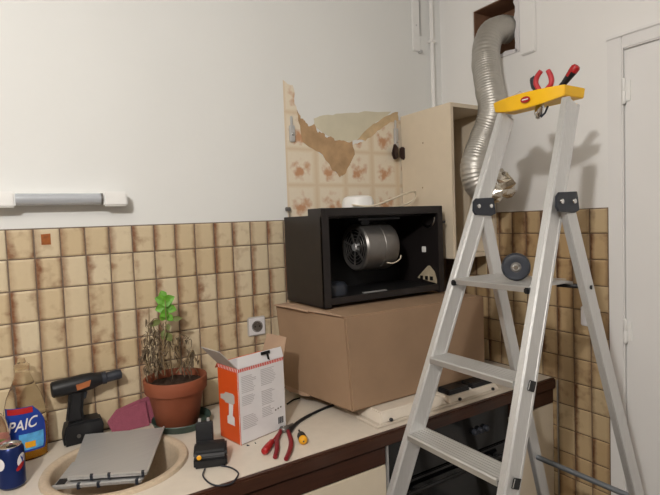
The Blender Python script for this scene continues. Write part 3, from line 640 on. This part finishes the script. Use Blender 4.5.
def leaf(mb, p, d, L_, W_, curl, face=False):
    d = Vector(d).normalized(); s = d.cross(Vector((0, 0, 1)));  s = s.normalized() if s.length > .01 else Vector((1, 0, 0)); u = s.cross(d)
    if face: u = (CAM - p).normalized(); s = d.cross(u).normalized(); u = s.cross(d)
    vs = []; ks = 5
    for i in range(ks + 1):
        t = i / ks; wd = W_ * math.sin(math.pi * min(.97, t*.9+.07)) ; c = p + d*(L_*t) - u*(curl*L_*t*t)
        vs += [c - s*wd + u*wd*.35, c - u*wd*.1, c + s*wd + u*wd*.35]
    fs = []
    for i in range(ks):
        for j in (0, 1): fs.append((i*3+j, i*3+j+1, i*3+j+4, i*3+j+3))
    mb.add(vs, fs)
dm = MB()
for k in range(330):
    s = SP[rs.choice((1, 2, 2, 3, 4, 5, 6, 6, 7, 8, 8, 2))]; q = s[int(rs.uniform(.15, .95)*(len(s)-1))] + Vector((rs.uniform(-.012, .012), rs.uniform(-.03, .03), rs.uniform(-.012, .004)))
    leaf(dm, q, (rs.uniform(-1, 1), rs.uniform(-1, 1), rs.uniform(-1.2, .3)), rs.uniform(.014, .032), rs.uniform(.0018, .0042), rs.uniform(.2, 1.1))
dm.build('dried_foliage', M_DEAD, fp, smooth=60, kind='stuff', label='tangle of dried grey brown leaves')
for k, (a, b, dx, dz, ln, wd, mm) in enumerate([(167, 304, -.5, .6, .03, .015, M_LEAF), (163, 309, .7, .5, .03, .014, M_LEAF), (168, 312, -.9, -.2, .028, .013, M_LEAF), (162, 304, .8, .3, .028, .014, M_LEAF), (170, 303, -.6, -.7, .03, .013, M_LEAF), (165, 301, 1, .5, .03, .014, M_LEAF), (165, 301, -1, .4, .03, .014, M_LEAF), (166, 305, .6, 1, .03, .013, M_LEAF), (164, 307, -.8, -.2, .026, .013, M_LEAF), (167, 308, 1, -.3, .028, .013, M_LEAF), (165, 313, -.4, -.8, .026, .012, M_LEAF), (167, 315, .5, -.7, .024, .011, M_LEAF), (164, 298, -.3, 1, .024, .012, M_LEAF), (166, 333, .5, -1, .03, .011, M_LEAFD), (164, 330, -.2, -.8, .03, .009, M_LEAFD), (170, 319, 1, .0, .036, .008, M_LEAFD), (160, 320, -1, -.35, .034, .009, M_LEAFD), (167, 324, .1, -1, .02, .008, M_LEAFD)]):
    lm = MB(); leaf(lm, uy(a, b, yb-.01), (dx, rs.uniform(-.7, .1), dz), ln*1.1, wd*1.15, .25, True); lm.build('leaf', mm, fp, smooth=60)
for k in range(9):
    q = uy(rs.uniform(153, 166), rs.uniform(372, 376), yb-.045); q.z = pc.z + .152
    leaf_ = MB(); leaf(leaf_, q, (rs.uniform(-1, 1), rs.uniform(-1, .2), .5), .016, .006, .5); leaf_.build('pale_flake', M_GREYPR, fp, smooth=60)
# pink cloth folded against the wall
pk = thing('pink_cloth', (.31, -.06, ZT), 'folded pink sponge cloth leaning behind the sink', 'cloth')
for k, (dx, dy, dz) in enumerate(((0, 0, 0), (.016, -.009, -.006), (.07, .009, .012))):
    q = [Vector(v) + Vector((dx, dy, 0)) for v in ((.262, -.062, ZT+.001), (.365, -.062, ZT+.001), (.362, -.03, ZT+.085+dz), (.282, -.032, ZT+.066+dz), (.250, -.046, ZT+.036))]
    MB().prism(q, (0, .005, .002)).build('fold', M_PINK, pk, bevel=.0015)
# ================================================================== PRODUCT BOX
PA, PB, PC = Vector((.551, -.304, ZT+.0005)), Vector((.575, -.414, ZT+.0005)), Vector((.754, -.371, ZT+.0005))
PD = PA + PC - PB; Hh = Vector((0, 0, .24)); up = Vector((0, 0, 1))
e_l = (PA - PB).normalized(); e_f = (PC - PB).normalized(); n_f = Vector((e_f.y, -e_f.x, 0)); n_l = Vector((-e_l.y, e_l.x, 0))
n_f = n_f if n_f.y < 0 else -n_f; n_l = n_l if n_l.x < 0 else -n_l
pb = thing('product_box', (PA + PC) / 2, 'open orange and white drill carton standing on the worktop', 'box')
th = .0025
def panel(a, b, name, m_, nrm):
    return MB().prism([a, b, b + Hh, a + Hh], -nrm*th).build(name, m_, pb)
fo = panel(PB, PC, 'front_panel', M_PRINTW, n_f); fl = panel(PA, PB, 'side_panel', M_ORANGE, n_l)
panel(PD, PA, 'back_panel', M_PRINTW, -n_f); panel(PC, PD, 'side_panel', M_CARDIN, -n_l)
MB().prism([PA, PB, PC, PD], (0, 0, .003)).build('bottom_panel', M_CARDIN, pb)
def flap(a, b, d, name, m_, th=.002):
    d = Vector(d); nn_ = (b-a).cross(d).normalized()*th
    return MB().prism([a, b, b + d - (b-a).normalized()*.004, a + d + (b-a).normalized()*.004], nn_).build(name, m_, pb)
flap(PB + Hh, PA + Hh, n_l*.058 + up*.064, 'side_flap', M_GREYFL)
ff = flap(PB + Hh, PC + Hh, n_f*-.006 + up*.033, 'front_flap', M_PRINTW)
MB().prism([PB + Hh + e_f*.092 + up*.024 + n_f*.001, PB + Hh + e_f*.127 + up*.024 + n_f*.001, PB + Hh + e_f*.127 + up*.033 + n_f*.0, PB + Hh + e_f*.092 + up*.033 + n_f*.0], n_f*.003).build('slot', M_INNER, pb)
MB().prism([PB + Hh + e_f*.117 + up*.006 + n_f*.002, PB + Hh + e_f*.125 + up*.002 + n_f*.002, PB + Hh + e_f*.119 + up*.024 + n_f*.002, PB + Hh + e_f*.113 + up*.024 + n_f*.002], n_f*.002).build('tab_mark', M_INNER, pb)
flap(PC + Hh, PD + Hh, -n_l*.02 + up*.06, 'kraft_flap', M_CARDIN)
flap(PA + Hh, PD + Hh, -n_f*.02 - up*.02, 'back_flap', M_ORANGE)
# hatch stripe along the top edges
def stripe(a, e, ln, nrm, parent, n_):
    MB().prism([a + Hh - up*.012, a + e*ln + Hh - up*.012, a + e*ln + Hh - up*.002, a + Hh - up*.002], nrm*.0004).build('hatch_band', M_PRINTW, parent)
    mb = MB(); st_ = ln / n_
    for i in range(n_):
        p0 = a + e*(i*st_) + nrm*.0005
        mb.prism([p0 + Hh - up*.012, p0 + e*st_*.6 + Hh - up*.012, p0 + e*min(st_*.95, st_) + Hh - up*.002, p0 + e*st_*.35 + Hh - up*.002], nrm*.0004)
    mb.build('hatch_stripes', M_REDPR, parent)
stripe(PB, e_f, (PC-PB).length, n_f, fo, 26); stripe(PA, -e_l, (PB-PA).length, n_l, fl, 13)
# printed text blocks
mb = MB(); rp = random.Random(2)
def line(a0, a1, z, hh=.0022): mb.prism([PB + e_f*a0 + up*z + n_f*.0002, PB + e_f*a1 + up*z + n_f*.0002, PB + e_f*a1 + up*(z+hh) + n_f*.0002, PB + e_f*a0 + up*(z+hh) + n_f*.0002], n_f*.0004)
for x0, x1, zt, zb in ((.012, .07, .21, .155), (.012, .065, .148, .115), (.012, .07, .085, .045), (.088, .15, .215, .16), (.088, .145, .145, .10), (.088, .14, .09, .06)):
    z = zt
    while z > zb: line(x0, x1 - rp.uniform(0, .018), z); z -= .0055
mb.build('printed_text', M_GREYPR, fo, kind='stuff')
mb = MB()
for i in range(9): line(.152 + i*.0026, .152 + i*.0026 + (.0012 if i % 3 else .002), .02, .022)
mb.build('barcode', M_GRAF, fo)
mb = MB(); 
for k, x in enumerate((.140, .151, .162)): line(x, x+.006, .068 + k*.002, .005)
mb.build('print_symbols', M_MOTOR, fo)
# grey drill picture on the orange side
dpic = [(.008, .128), (.03, .126), (.034, .120), (.078, .122), (.086, .128), (.086, .150), (.078, .156), (.036, .154), (.03, .147), (.008, .142)]
q = lambda pts: [PB + e_l*(.1132 - a) + up*b + n_l*.0003 for a, b in pts]
MB().prism(q([(a+.004, b) for a, b in dpic]), n_l*.0006).build('drill_picture', M_GREYFL, fl)
MB().prism(q([(.058, .121), (.082, .121), (.076, .085), (.086, .081), (.086, .055), (.046, .055), (.046, .078), (.056, .084)]), n_l*.0006).build('drill_picture', M_PRINTW, fl)
# ================================================================== CHARGER, TOOLS ON THE COUNTER
ch = thing('battery_charger', (.465, -.46, ZT), 'black battery charger with orange light at the worktop front', 'charger')
ang = -22; cq = Vector((.465, -.458, ZT)); Rc = RZ(ang)
def L2(x, y, z): return cq + Rc @ Vector((x, y, z))
MB().prism([L2(-.046, -.042, .0005), L2(.046, -.042, .0005), L2(.046, .036, .0005), L2(-.046, .036, .0005)], (0, 0, .028)).build('base', M_BLK, ch, bevel=.005)
MB().prism([L2(-.046, y, z) for y, z in ((-.042, .0285), (.036, .0285), (.036, .05), (.0, .056), (-.034, .046))], Rc @ Vector((.092, 0, 0))).build('cradle', M_BLK, ch, bevel=.006)
MB().prism([L2(-.044, y, z) for y, z in ((.037, .0285), (.075, .0285), (.078, .07), (.07, .098), (.05, .1), (.042, .07))], Rc @ Vector((.05, 0, 0))).build('tower', M_BLK, ch, bevel=.004)
for s in (.0, .025): MB().prism([L2(-.036+s, y, z) for y, z in ((.052, .1), (.062, .1), (.062, .108), (.052, .108))], Rc @ Vector((.008, 0, 0))).build('contact', M_STEEL, ch)
MB().lathe([(.0065, 0), (.0065, .002), (.004, .003)], L2(-.03, -.0415, .034) , Rc @ Vector((0, -1, .25)), 14).build('light', M_LABYEL, ch)
ca = [uz(x, y, ZT+.0035) for x, y in ((205, 469), (203, 476), (209, 483), (218, 486))] + [Vector((uz(228, 483, ZT).x, -.6195, ZT+.002))] + [uz(x, y, ZT+.0035) for x, y in ((236, 479), (238, 473), (231, 468), (221, 466))]
for q_ in ca: q_.z = max(q_.z, ZT+.0045)
MB().tube(spline(ca), .0022, 8).build('cable', M_GRAF, ch, smooth=60)
# red screwdriver
def sv(px, py, z=0): v = uz(px, py, ZT + z); return v
sd = thing('red_screwdriver', sv(270, 443), 'screwdriver with red handle lying beside the pliers on the worktop', 'screwdriver')
a, b = sv(264, 452, .012), sv(283, 427, .010); d = (b - a).normalized(); Ls = (b-a).length
MB().lathe([(.006, 0), (.0105, .004), (.0115, .02), (.0105, .05), (.0075, .062), (.009, .07), (.006, .078)], a, d, 12).build('handle', M_RED, sd, smooth=40)
MB().lathe([(.0028, .078), (.0028, Ls*.86)], a, d, 10).build('shaft', M_RED, sd, smooth=40)
# pliers
pl = thing('pliers', sv(283, 440), 'pliers with dark red grips lying open on the worktop', 'pliers')
j = sv(284, 429, .01)
for pts in (((281, 430), (277, 440), (277, 449), (275, 457)), ((288, 431), (291, 441), (290, 450), (286, 459))):
    P_ = spline([sv(x, y, .0085) for x, y in pts], 5)
    MB().tube(P_, [.0062 + .0014*math.sin(3.1*i/len(P_)) for i in range(len(P_))], 10).build('grip', M_DRED, pl, smooth=60)
MB().lathe([(.014, -.006), (.016, -.003), (.016, .003), (.014, .006)], j, (0, 0, 1), 20).build('joint', M_MOTOR, pl, smooth=40)
MB().lathe([(.005, .006), (.005, .009), (.003, .010)], j, (0, 0, 1), 12).build('rivet', M_CHROME, pl, smooth=40)
for s in (-1, 1):
    k0 = j + Vector((.004, .004*s, 0)); k1 = j + Vector((.045, .018, 0)) + Vector((.002*s, -.003*s, 0))
    MB().tube([j, k0, k0.lerp(k1, .5), k1], [.007, .008, .006, .003], 8).build('jaw', M_MOTOR, pl, smooth=60)
# black cable end leading under the carton
bs = MB().tube(spline([sv(289, 433, .006), sv(297, 423, .006), sv(310, 415, .0055), sv(325, 408, .005), sv(345, 401, .005)]), [.0062]*9 + [.0058]*8 + [.005]*16, 8)
bl_ = bs.build('black_cable', M_BLK, smooth=60); tag(bl_, 'thick black cable running from the pliers under the cardboard box', 'cable')
sm = MB().tube(spline([sv(287, 404, .004), sv(293, 400, .004), sv(300, 398, .004)]), .003, 8).build('cable_stub', M_BLK, smooth=60); tag(sm, 'short black cable stub between product box and cardboard box', 'cable')
# stubby yellow-ended screwdriver
ys = thing('stubby_screwdriver', sv(303, 440), 'short black screwdriver with yellow end beside the pliers', 'screwdriver')
a, b = sv(303.5, 441, .014), sv(298, 428, .013); d = (b - a).normalized()
MB().lathe([(.0, -.003), (.008, -.002), (.0125, .002), (.014, .008), (.013, .014)], a, d, 20, cap0=False).build('yellow_end', M_LABYEL, ys, smooth=50)
MB().lathe([(.0135, .014), (.0135, .04), (.011, .05), (.006, .058), (.003, .06), (.003, .085)], a, d, 12).build('handle', M_BLK, ys, smooth=40)
MB().lathe([(.0025, -.0042), (.0025, -.0028)], a, d, 10).build('end_mark', M_GRAF, ys)
for k, (x, y, c) in enumerate(((252, 439, M_SAUCER), (257, 437, M_SAUCER), (260, 434, M_BLK), (255, 444, M_SAUCER), (266, 433, M_SAUCER), (248, 446, M_GRAF))):
    p = sv(x, y); o = MB().prism([p + RZ(rs.uniform(0, 180)) @ Vector(v) for v in ((-.004, -.002, .0004), (.004, -.003, .0004), (.005, .002, .0004), (-.003, .003, .0004))][:4], (0, 0, .003)).build('plastic_crumb', c)
    tag(o, 'tiny dark plastic crumb on the worktop in front of the product box', 'crumb', 'crumbs in front of the product box')
# ================================================================== LADDER
ld_ = thing('step_ladder', (1.2, -.92, 0), 'aluminium step ladder with yellow tray standing before the worktop', 'ladder')
ZTOP = 1.887; MS = .412
xf = lambda z: 1.342 - MS * (1.888 - z)
yfar = lambda z: -.795 + (1.888 - z) * .042
ynear = lambda z: -1.016 - (1.888 - z) * .082
fd = Vector((MS, 0, 1)).normalized(); dep = Vector((fd.z, 0, -fd.x))
RD = .062; RWD = .022
for yf_, s in ((yfar, 1), (ynear, -1)):
    p0 = Vector((xf(.012), yf_(.012), .012)) + dep*(RD/2); p1 = Vector((xf(ZTOP), yf_(ZTOP), ZTOP)) + dep*(RD/2)
    rl = MB().beam(p0, p1, dep*(RD/2), Vector((0, RWD/2, 0))).build('front_rail', M_ALU, ld_, bevel=.003)
    for k in (-.36, .36):
        q0, q1 = p0 + dep*RD*k, p1 + dep*RD*k
        MB().beam(q0 - Vector((0, s*0, 0)), q1, dep*.004, Vector((0, RWD/2+.0012, 0))).build('rail_rib', M_ALU, rl)
    MB().beam(p0 - Vector((0, 0, .0115)) - dep*.0, p0 + fd*.035, dep*(RD/2+.004), Vector((0, RWD/2+.004, 0))).build('foot', M_BLK, ld_, bevel=.003)
# rear legs
RS = .30; ZH = 1.605
xr = lambda z: 1.252 + RS * (1.58 - z)
yrf = lambda z: -.778 + (1.58 - z) * .018
yrn = lambda z: -1.060 - (1.58 - z) * .055
bd = Vector((-RS, 0, 1)).normalized(); bdep = Vector((bd.z, 0, -bd.x))
for yf_ in (yrf, yrn):
    p0 = Vector((xr(.012), yf_(.012), .012)) + bdep*.02; p1 = Vector((xr(ZH), yf_(ZH), ZH)) + bdep*.02
    MB().beam(p0, p1, bdep*.022, Vector((0, .010, 0))).build('rear_leg', M_ALU, ld_, bevel=.002)
    MB().beam(p0 - Vector((0, 0, .0115)), p0 + bd*.03, bdep*.026, Vector((0, .014, 0))).build('foot', M_BLK, ld_, bevel=.003)
for z in (.705, .25):
    MB().tube([(xr(z)+.02, yrf(z)-.008, z), (xr(z)+.02, yrn(z)+.008, z)], .009, 12).build('rear_brace', mat('blue_grey_bar', '#7f858c', .4, .6, var=.05), ld_, smooth=40)
# hinges
for yb_, yl_, s in ((yfar(1.59), yrf(1.59), -1), (ynear(1.59), yrn(1.59), -1)):
    y0 = min(yb_ - RWD/2, yl_ - .010) - .0015; z = 1.592; x = xf(z)
    br = MB().prism([(x-.014, y0, z+.014), (x-.002, y0, z+.024), (x+.076, y0, z+.026), (x+.08, y0, z+.010), (x+.086, y0, z-.024), (x+.066, y0, z-.031), (x-.006, y0, z-.026), (x-.016, y0, z-.014)], (0, s*.007, 0)).build('hinge_bracket', M_GRAF, ld_, bevel=.0012)
    for dx in (.006, .062):
        MB().lathe([(.0075, 0), (.0065, .003), (.002, .0045)], (x+dx, y0+s*.007, z), (0, s, 0), 14).build('rivet', M_CHROME, br, smooth=40)
# steps
def tread(z, dx, name):
    x = xf(z); ya, yb_ = yfar(z) - RWD/2, ynear(z) + RWD/2
    prof = [(x-.006, z-.019), (x-.008, z-.004)]
    nr = 7; wd = dx + .008
    for i in range(nr):
        u0 = x - .006 + wd*i/nr; prof += [(u0, z-.0018), (u0+.002, z), (u0+wd/nr-.003, z), (u0+wd/nr-.001, z-.0018)]
    prof += [(x+dx, z-.024), (x+dx-.003, z-.024), (x+dx-.003, z-.006), (x-.003, z-.006), (x-.003, z-.019)]
    o = MB().prism([(a, ya, b) for a, b in prof], (0, yb_-ya, 0)).build(name, M_ALUT, ld_)
    for yy, s in ((ynear(z)-RWD/2-.0012, -1), (yfar(z)+RWD/2+.0012, 1)):
        c = Vector((x+.033, yy, z-.014))
        cpp = MB().beam(c, c + Vector((0, s*.004, 0)), dep*.016, fd*.013).build('step_bolt', M_CHROME, ld_, bevel=.003)
        MB().beam(c + Vector((0, s*.0041, 0)), c + Vector((0, s*.0052, 0)), dep*.010, fd*.012).build('bolt_cap', M_BLK, cpp, bevel=.0004)
    return o
for z in (1.153, .941, .729, .517, .305): tread(z, .07, 'step')
# platform
zp = 1.377; x0, x1 = xf(zp)-.004, xr(zp)+.006; ya, yb_ = yfar(zp)-RWD/2, ynear(zp)+RWD/2
pf = MB().prism([(a, ya, b) for a, b in ((x0, zp-.017), (x0-.002, zp-.003), (x0+.003, zp), (x1-.03, zp), (x1, zp-.006), (x1+.002, zp-.015), (x1-.004, zp-.015), (x1-.03, zp-.008), (x0+.006, zp-.008), (x0+.006, zp-.017))], (0, yb_-ya, 0)).build('platform', M_ALUT, ld_)
for k in range(7): B((x0+.03+k*.024, yb_+.012, zp+.0001), (x0+.038+k*.024, ya-.012, zp+.0012)).build('platform_rib', M_ALUT, pf)
for yy in (ya-.004, yb_+.004): B((x0-.008, yy-.008, zp-.02), (x0+.026, yy+.008, zp-.004)).build('platform_block', M_BLK, ld_, bevel=.003)
for yf_, s in ((yrf, 1), (yrn, -1)): MB().tube([(x1-.02, yf_(zp)-s*.06, zp-.016), (x1+.03, yf_(zp)+s*.014, zp-.022)], .006, 10).build('platform_pin', M_BLK, ld_, smooth=40)
# yellow tray
ty = MB(); tz = 1.893; x0 = xf(1.888) - .012; prof = []
ym, hw = (yfar(1.888) + ynear(1.888))/2 + .014, .124
n = 14; outer = []
for i in range(n+1):
    t_ = -1 + 2*i/n; outer.append((x0 - .030*(1 - t_*t_) + .014, ym + t_*hw))
back = [(x0 + .115, ym + hw), (x0 + .115, ym - hw)]
ring = outer + back
ringb = [(x0 + .01 + (p[0]-x0-.01)*.94 + .004, ym + (p[1]-ym)*.97) for p in ring]
ty.rings([[(p[0], p[1], tz-.018 + .018*((p[1]-ym)/hw)**2) for p in ringb], [(p[0], p[1], tz+.028) for p in ring], [(x0+.05+(p[0]-x0-.05)*.93, ym+(p[1]-ym)*.965, tz+.028) for p in ring], [(x0+.05+(p[0]-x0-.05)*.93, ym+(p[1]-ym)*.965, tz+.016) for p in ring]], True, True)
tray = ty.build('tool_tray', M_YEL, ld_, bevel=.0025)
lg = Vector((x0-.0170, ym-.018, tz+.006))
def oval(ry, rz, d, name, m_, par):
    return MB().prism([lg + Vector((d - .3*0, ry*math.cos(2*math.pi*i/24), rz*math.sin(2*math.pi*i/24))) for i in range(24)], (-.0012, 0, 0)).build(name, m_, par)
oval(.016, .009, .0005, 'red_logo', M_RED, tray); 
MB().box((lg.x-.0016, lg.y-.010, lg.z-.0015), (lg.x-.0008, lg.y+.010, lg.z+.0015)).build('logo_bar', M_PRINTW, tray)
for s in (-1,):
    MB().box((x0+.03, ym+s*hw-.012*(s > 0)-.0, tz-.036), (x0+.075, ym+s*hw+.012*(s < 0), tz-.0185)).build('tray_clip', M_YEL, tray, bevel=.002)
# tools stuck in the tray
trx = x0 + .045
pp = thing('tray_pliers', (trx, -.93, tz+.016), 'red handled pliers standing in the yellow ladder tray', 'pliers')
def up_(px, py, X=None): return ux(px, py, trx if X is None else X)
jn = up_(542, 98); 
for pts in (((541, 92), (536, 84), (537, 77), (541, 71)), ((545, 91), (551, 84), (551, 77), (548, 70.5))):
    P_ = spline([up_(x, y) for x, y in pts], 5)
    MB().tube(P_, [.0066 + .001*math.sin(3.1*i/len(P_)) for i in range(len(P_))], 10).build('grip', mat('pink_red_rubber', '#b5333a', .5, var=.06), pp, smooth=60)
js = [up_(542, 93), up_(541, 100), up_(539, 112), up_(538, 119)]
MB().tube(spline(js, 4), [.010]*6 + [.013]*4 + [.008]*2 + [.004], 12).build('jaws', M_CHROME, pp, smooth=60)
MB().tube([up_(548, 106), up_(545, 113), up_(541, 117)], .003, 8).build('jaw_tip', M_GRAF, pp, smooth=60)
kd = thing('tray_cutter', (trx, -.92, tz+.016), 'dark handled tool beside the pliers in the ladder tray', 'tool')
P_ = [up_(537, 94, trx+.03), up_(535, 87, trx+.03), up_(533.5, 80, trx+.03), up_(535, 77, trx+.03)]
MB().tube(spline(P_, 4), [.008]*4 + [.011]*6 + [.007]*3, 10).build('handle', M_GRAF, kd, smooth=60)
MB().tube([up_(537, 93, trx+.03), up_(540, 103, trx+.03)], .004, 8).build('shaft', M_STEEL, kd, smooth=60)
sdv = thing('tray_screwdriver', (trx, -1.03, tz+.016), 'red and black screwdriver leaning out of the near end of the ladder tray', 'screwdriver')
a, b = up_(562, 86), up_(577.5, 65); d = (b - a).normalized(); Ls = (b-a).length
MB().lathe([(.006, -.01), (.0095, .0), (.0085, .01), (.0105, .03), (.0125, Ls*.7)], a, d, 14, cap1=False).build('handle', M_BLK, sdv, smooth=40)
MB().lathe([(.0126, Ls*.7), (.0128, Ls*.88), (.009, Ls*.97), (0, Ls)], a, d, 14, cap0=False, cap1=False).build('handle_end', M_RED, sdv, smooth=40)
MB().beam(a + d*.03 - Vector((.0105, 0, 0)), a + d*Ls*.72 - Vector((.0125, 0, 0)), (.0012, 0, 0), d.cross(Vector((1, 0, 0)))*.004).build('red_stripe', M_RED, sdv)
MB().lathe([(.003, -.035), (.003, -.01)], a, d, 10).build('shaft', M_STEEL, sdv, smooth=40)
blt = MB().prism([up_(508, 98, trx+.03), up_(520, 91, trx+.03), up_(527, 95, trx+.03), up_(516, 102, trx+.03)], (.006, 0, -.004)).build('paper_scrap', M_GREYFL); tag(blt, 'folded grey sandpaper scrap at the far end of the ladder tray', 'sandpaper')
# disc standing on the platform
dc = ux(516, 271.5, 1.19); rd = .0385; dc.z = zp + .0015 + rd
dk = thing('flap_disc', (dc.x, dc.y, zp+.0012), 'black round abrasive disc with metal centre standing on the ladder platform', 'disc')
vd = (CAM - dc); vd.z = .05; vd = Vector((vd.x, vd.y, 0)).normalized()
MB().lathe([(.012, .010), (.022, .012), (.034, .010), (rd, .003), (rd, -.010), (.034, -.013), (.0, -.013)], dc, vd, 40, cap1=False, cap0=True).build('rubber_disc', M_GRAF, dk, smooth=35)
MB().lathe([(.016, .009), (.012, .0125), (.0105, .0125)], dc, vd, 24).build('washer', M_MOTOR, dk, smooth=35)
MB().lathe([(.0095, .0125), (.0095, .017), (.006, .02), (.0, .02)], dc, vd, 16, cap1=False).build('arbor', M_CHROME, dk, smooth=35)
# ================================================================== FLEXIBLE DUCT
du = thing('flexible_duct', (1.72, -.42, 1.65), 'flexible aluminium duct hanging from the vent opening behind the ladder', 'duct')
dp = [ux(508, 30, 1.912), ux(500, 29.5, 1.868), ux(491.5, 34, 1.82), ux(486.5, 47, 1.775), ux(486, 65, 1.745), ux(489.5, 88, 1.72), ux(492.5, 112, 1.71), uy(484, 138, -.43), uy(475.5, 162, -.425), uy(476, 180, -.43), uy(485, 189, -.45), uy(497, 186, -.48)]
raw = spline(dp, 40); cl = [raw[0]]; acc = 0
for a_, b_ in zip(raw, raw[1:]):
    acc += (b_ - a_).length
    if acc >= .0024: cl.append(b_); acc = 0
R_ = .0575
rr = [R_ + .0011*math.sin(i*1.5708) + .0012*math.sin(i*.21)*math.sin(i*.057) for i in range(len(cl))]
for i in range(len(cl)-20, len(cl)): rr[i] -= .0008*(i - len(cl) + 20)
MB().tube(cl, rr, 28, caps=False).build('corrugated_hose', M_DUCT, du, smooth=80)
rc = random.Random(8); cr = MB(); cpath = [uy(486, 193, -.455), uy(492, 190, -.47), uy(497, 188, -.48), uy(501, 185, -.49), uy(505, 183, -.495), uy(508, 181, -.50)]; rg = []
te = (cpath[-1] - cpath[0]).normalized(); s1 = te.orthogonal().normalized(); s2 = te.cross(s1)
for k, c in enumerate(cpath):
    rg.append([c + (s1*math.cos(a_) + s2*math.sin(a_)) * (.054 + .004*math.sin(k*2.2)) * (1 + rc.uniform(-.24, .24)) + te*rc.uniform(-.014, .014) for a_ in [2*math.pi*i/18 for i in range(18)]])
cr.rings(rg, False, True).build('crumpled_end', M_FOIL, du, label='crumpled foil end of the duct')
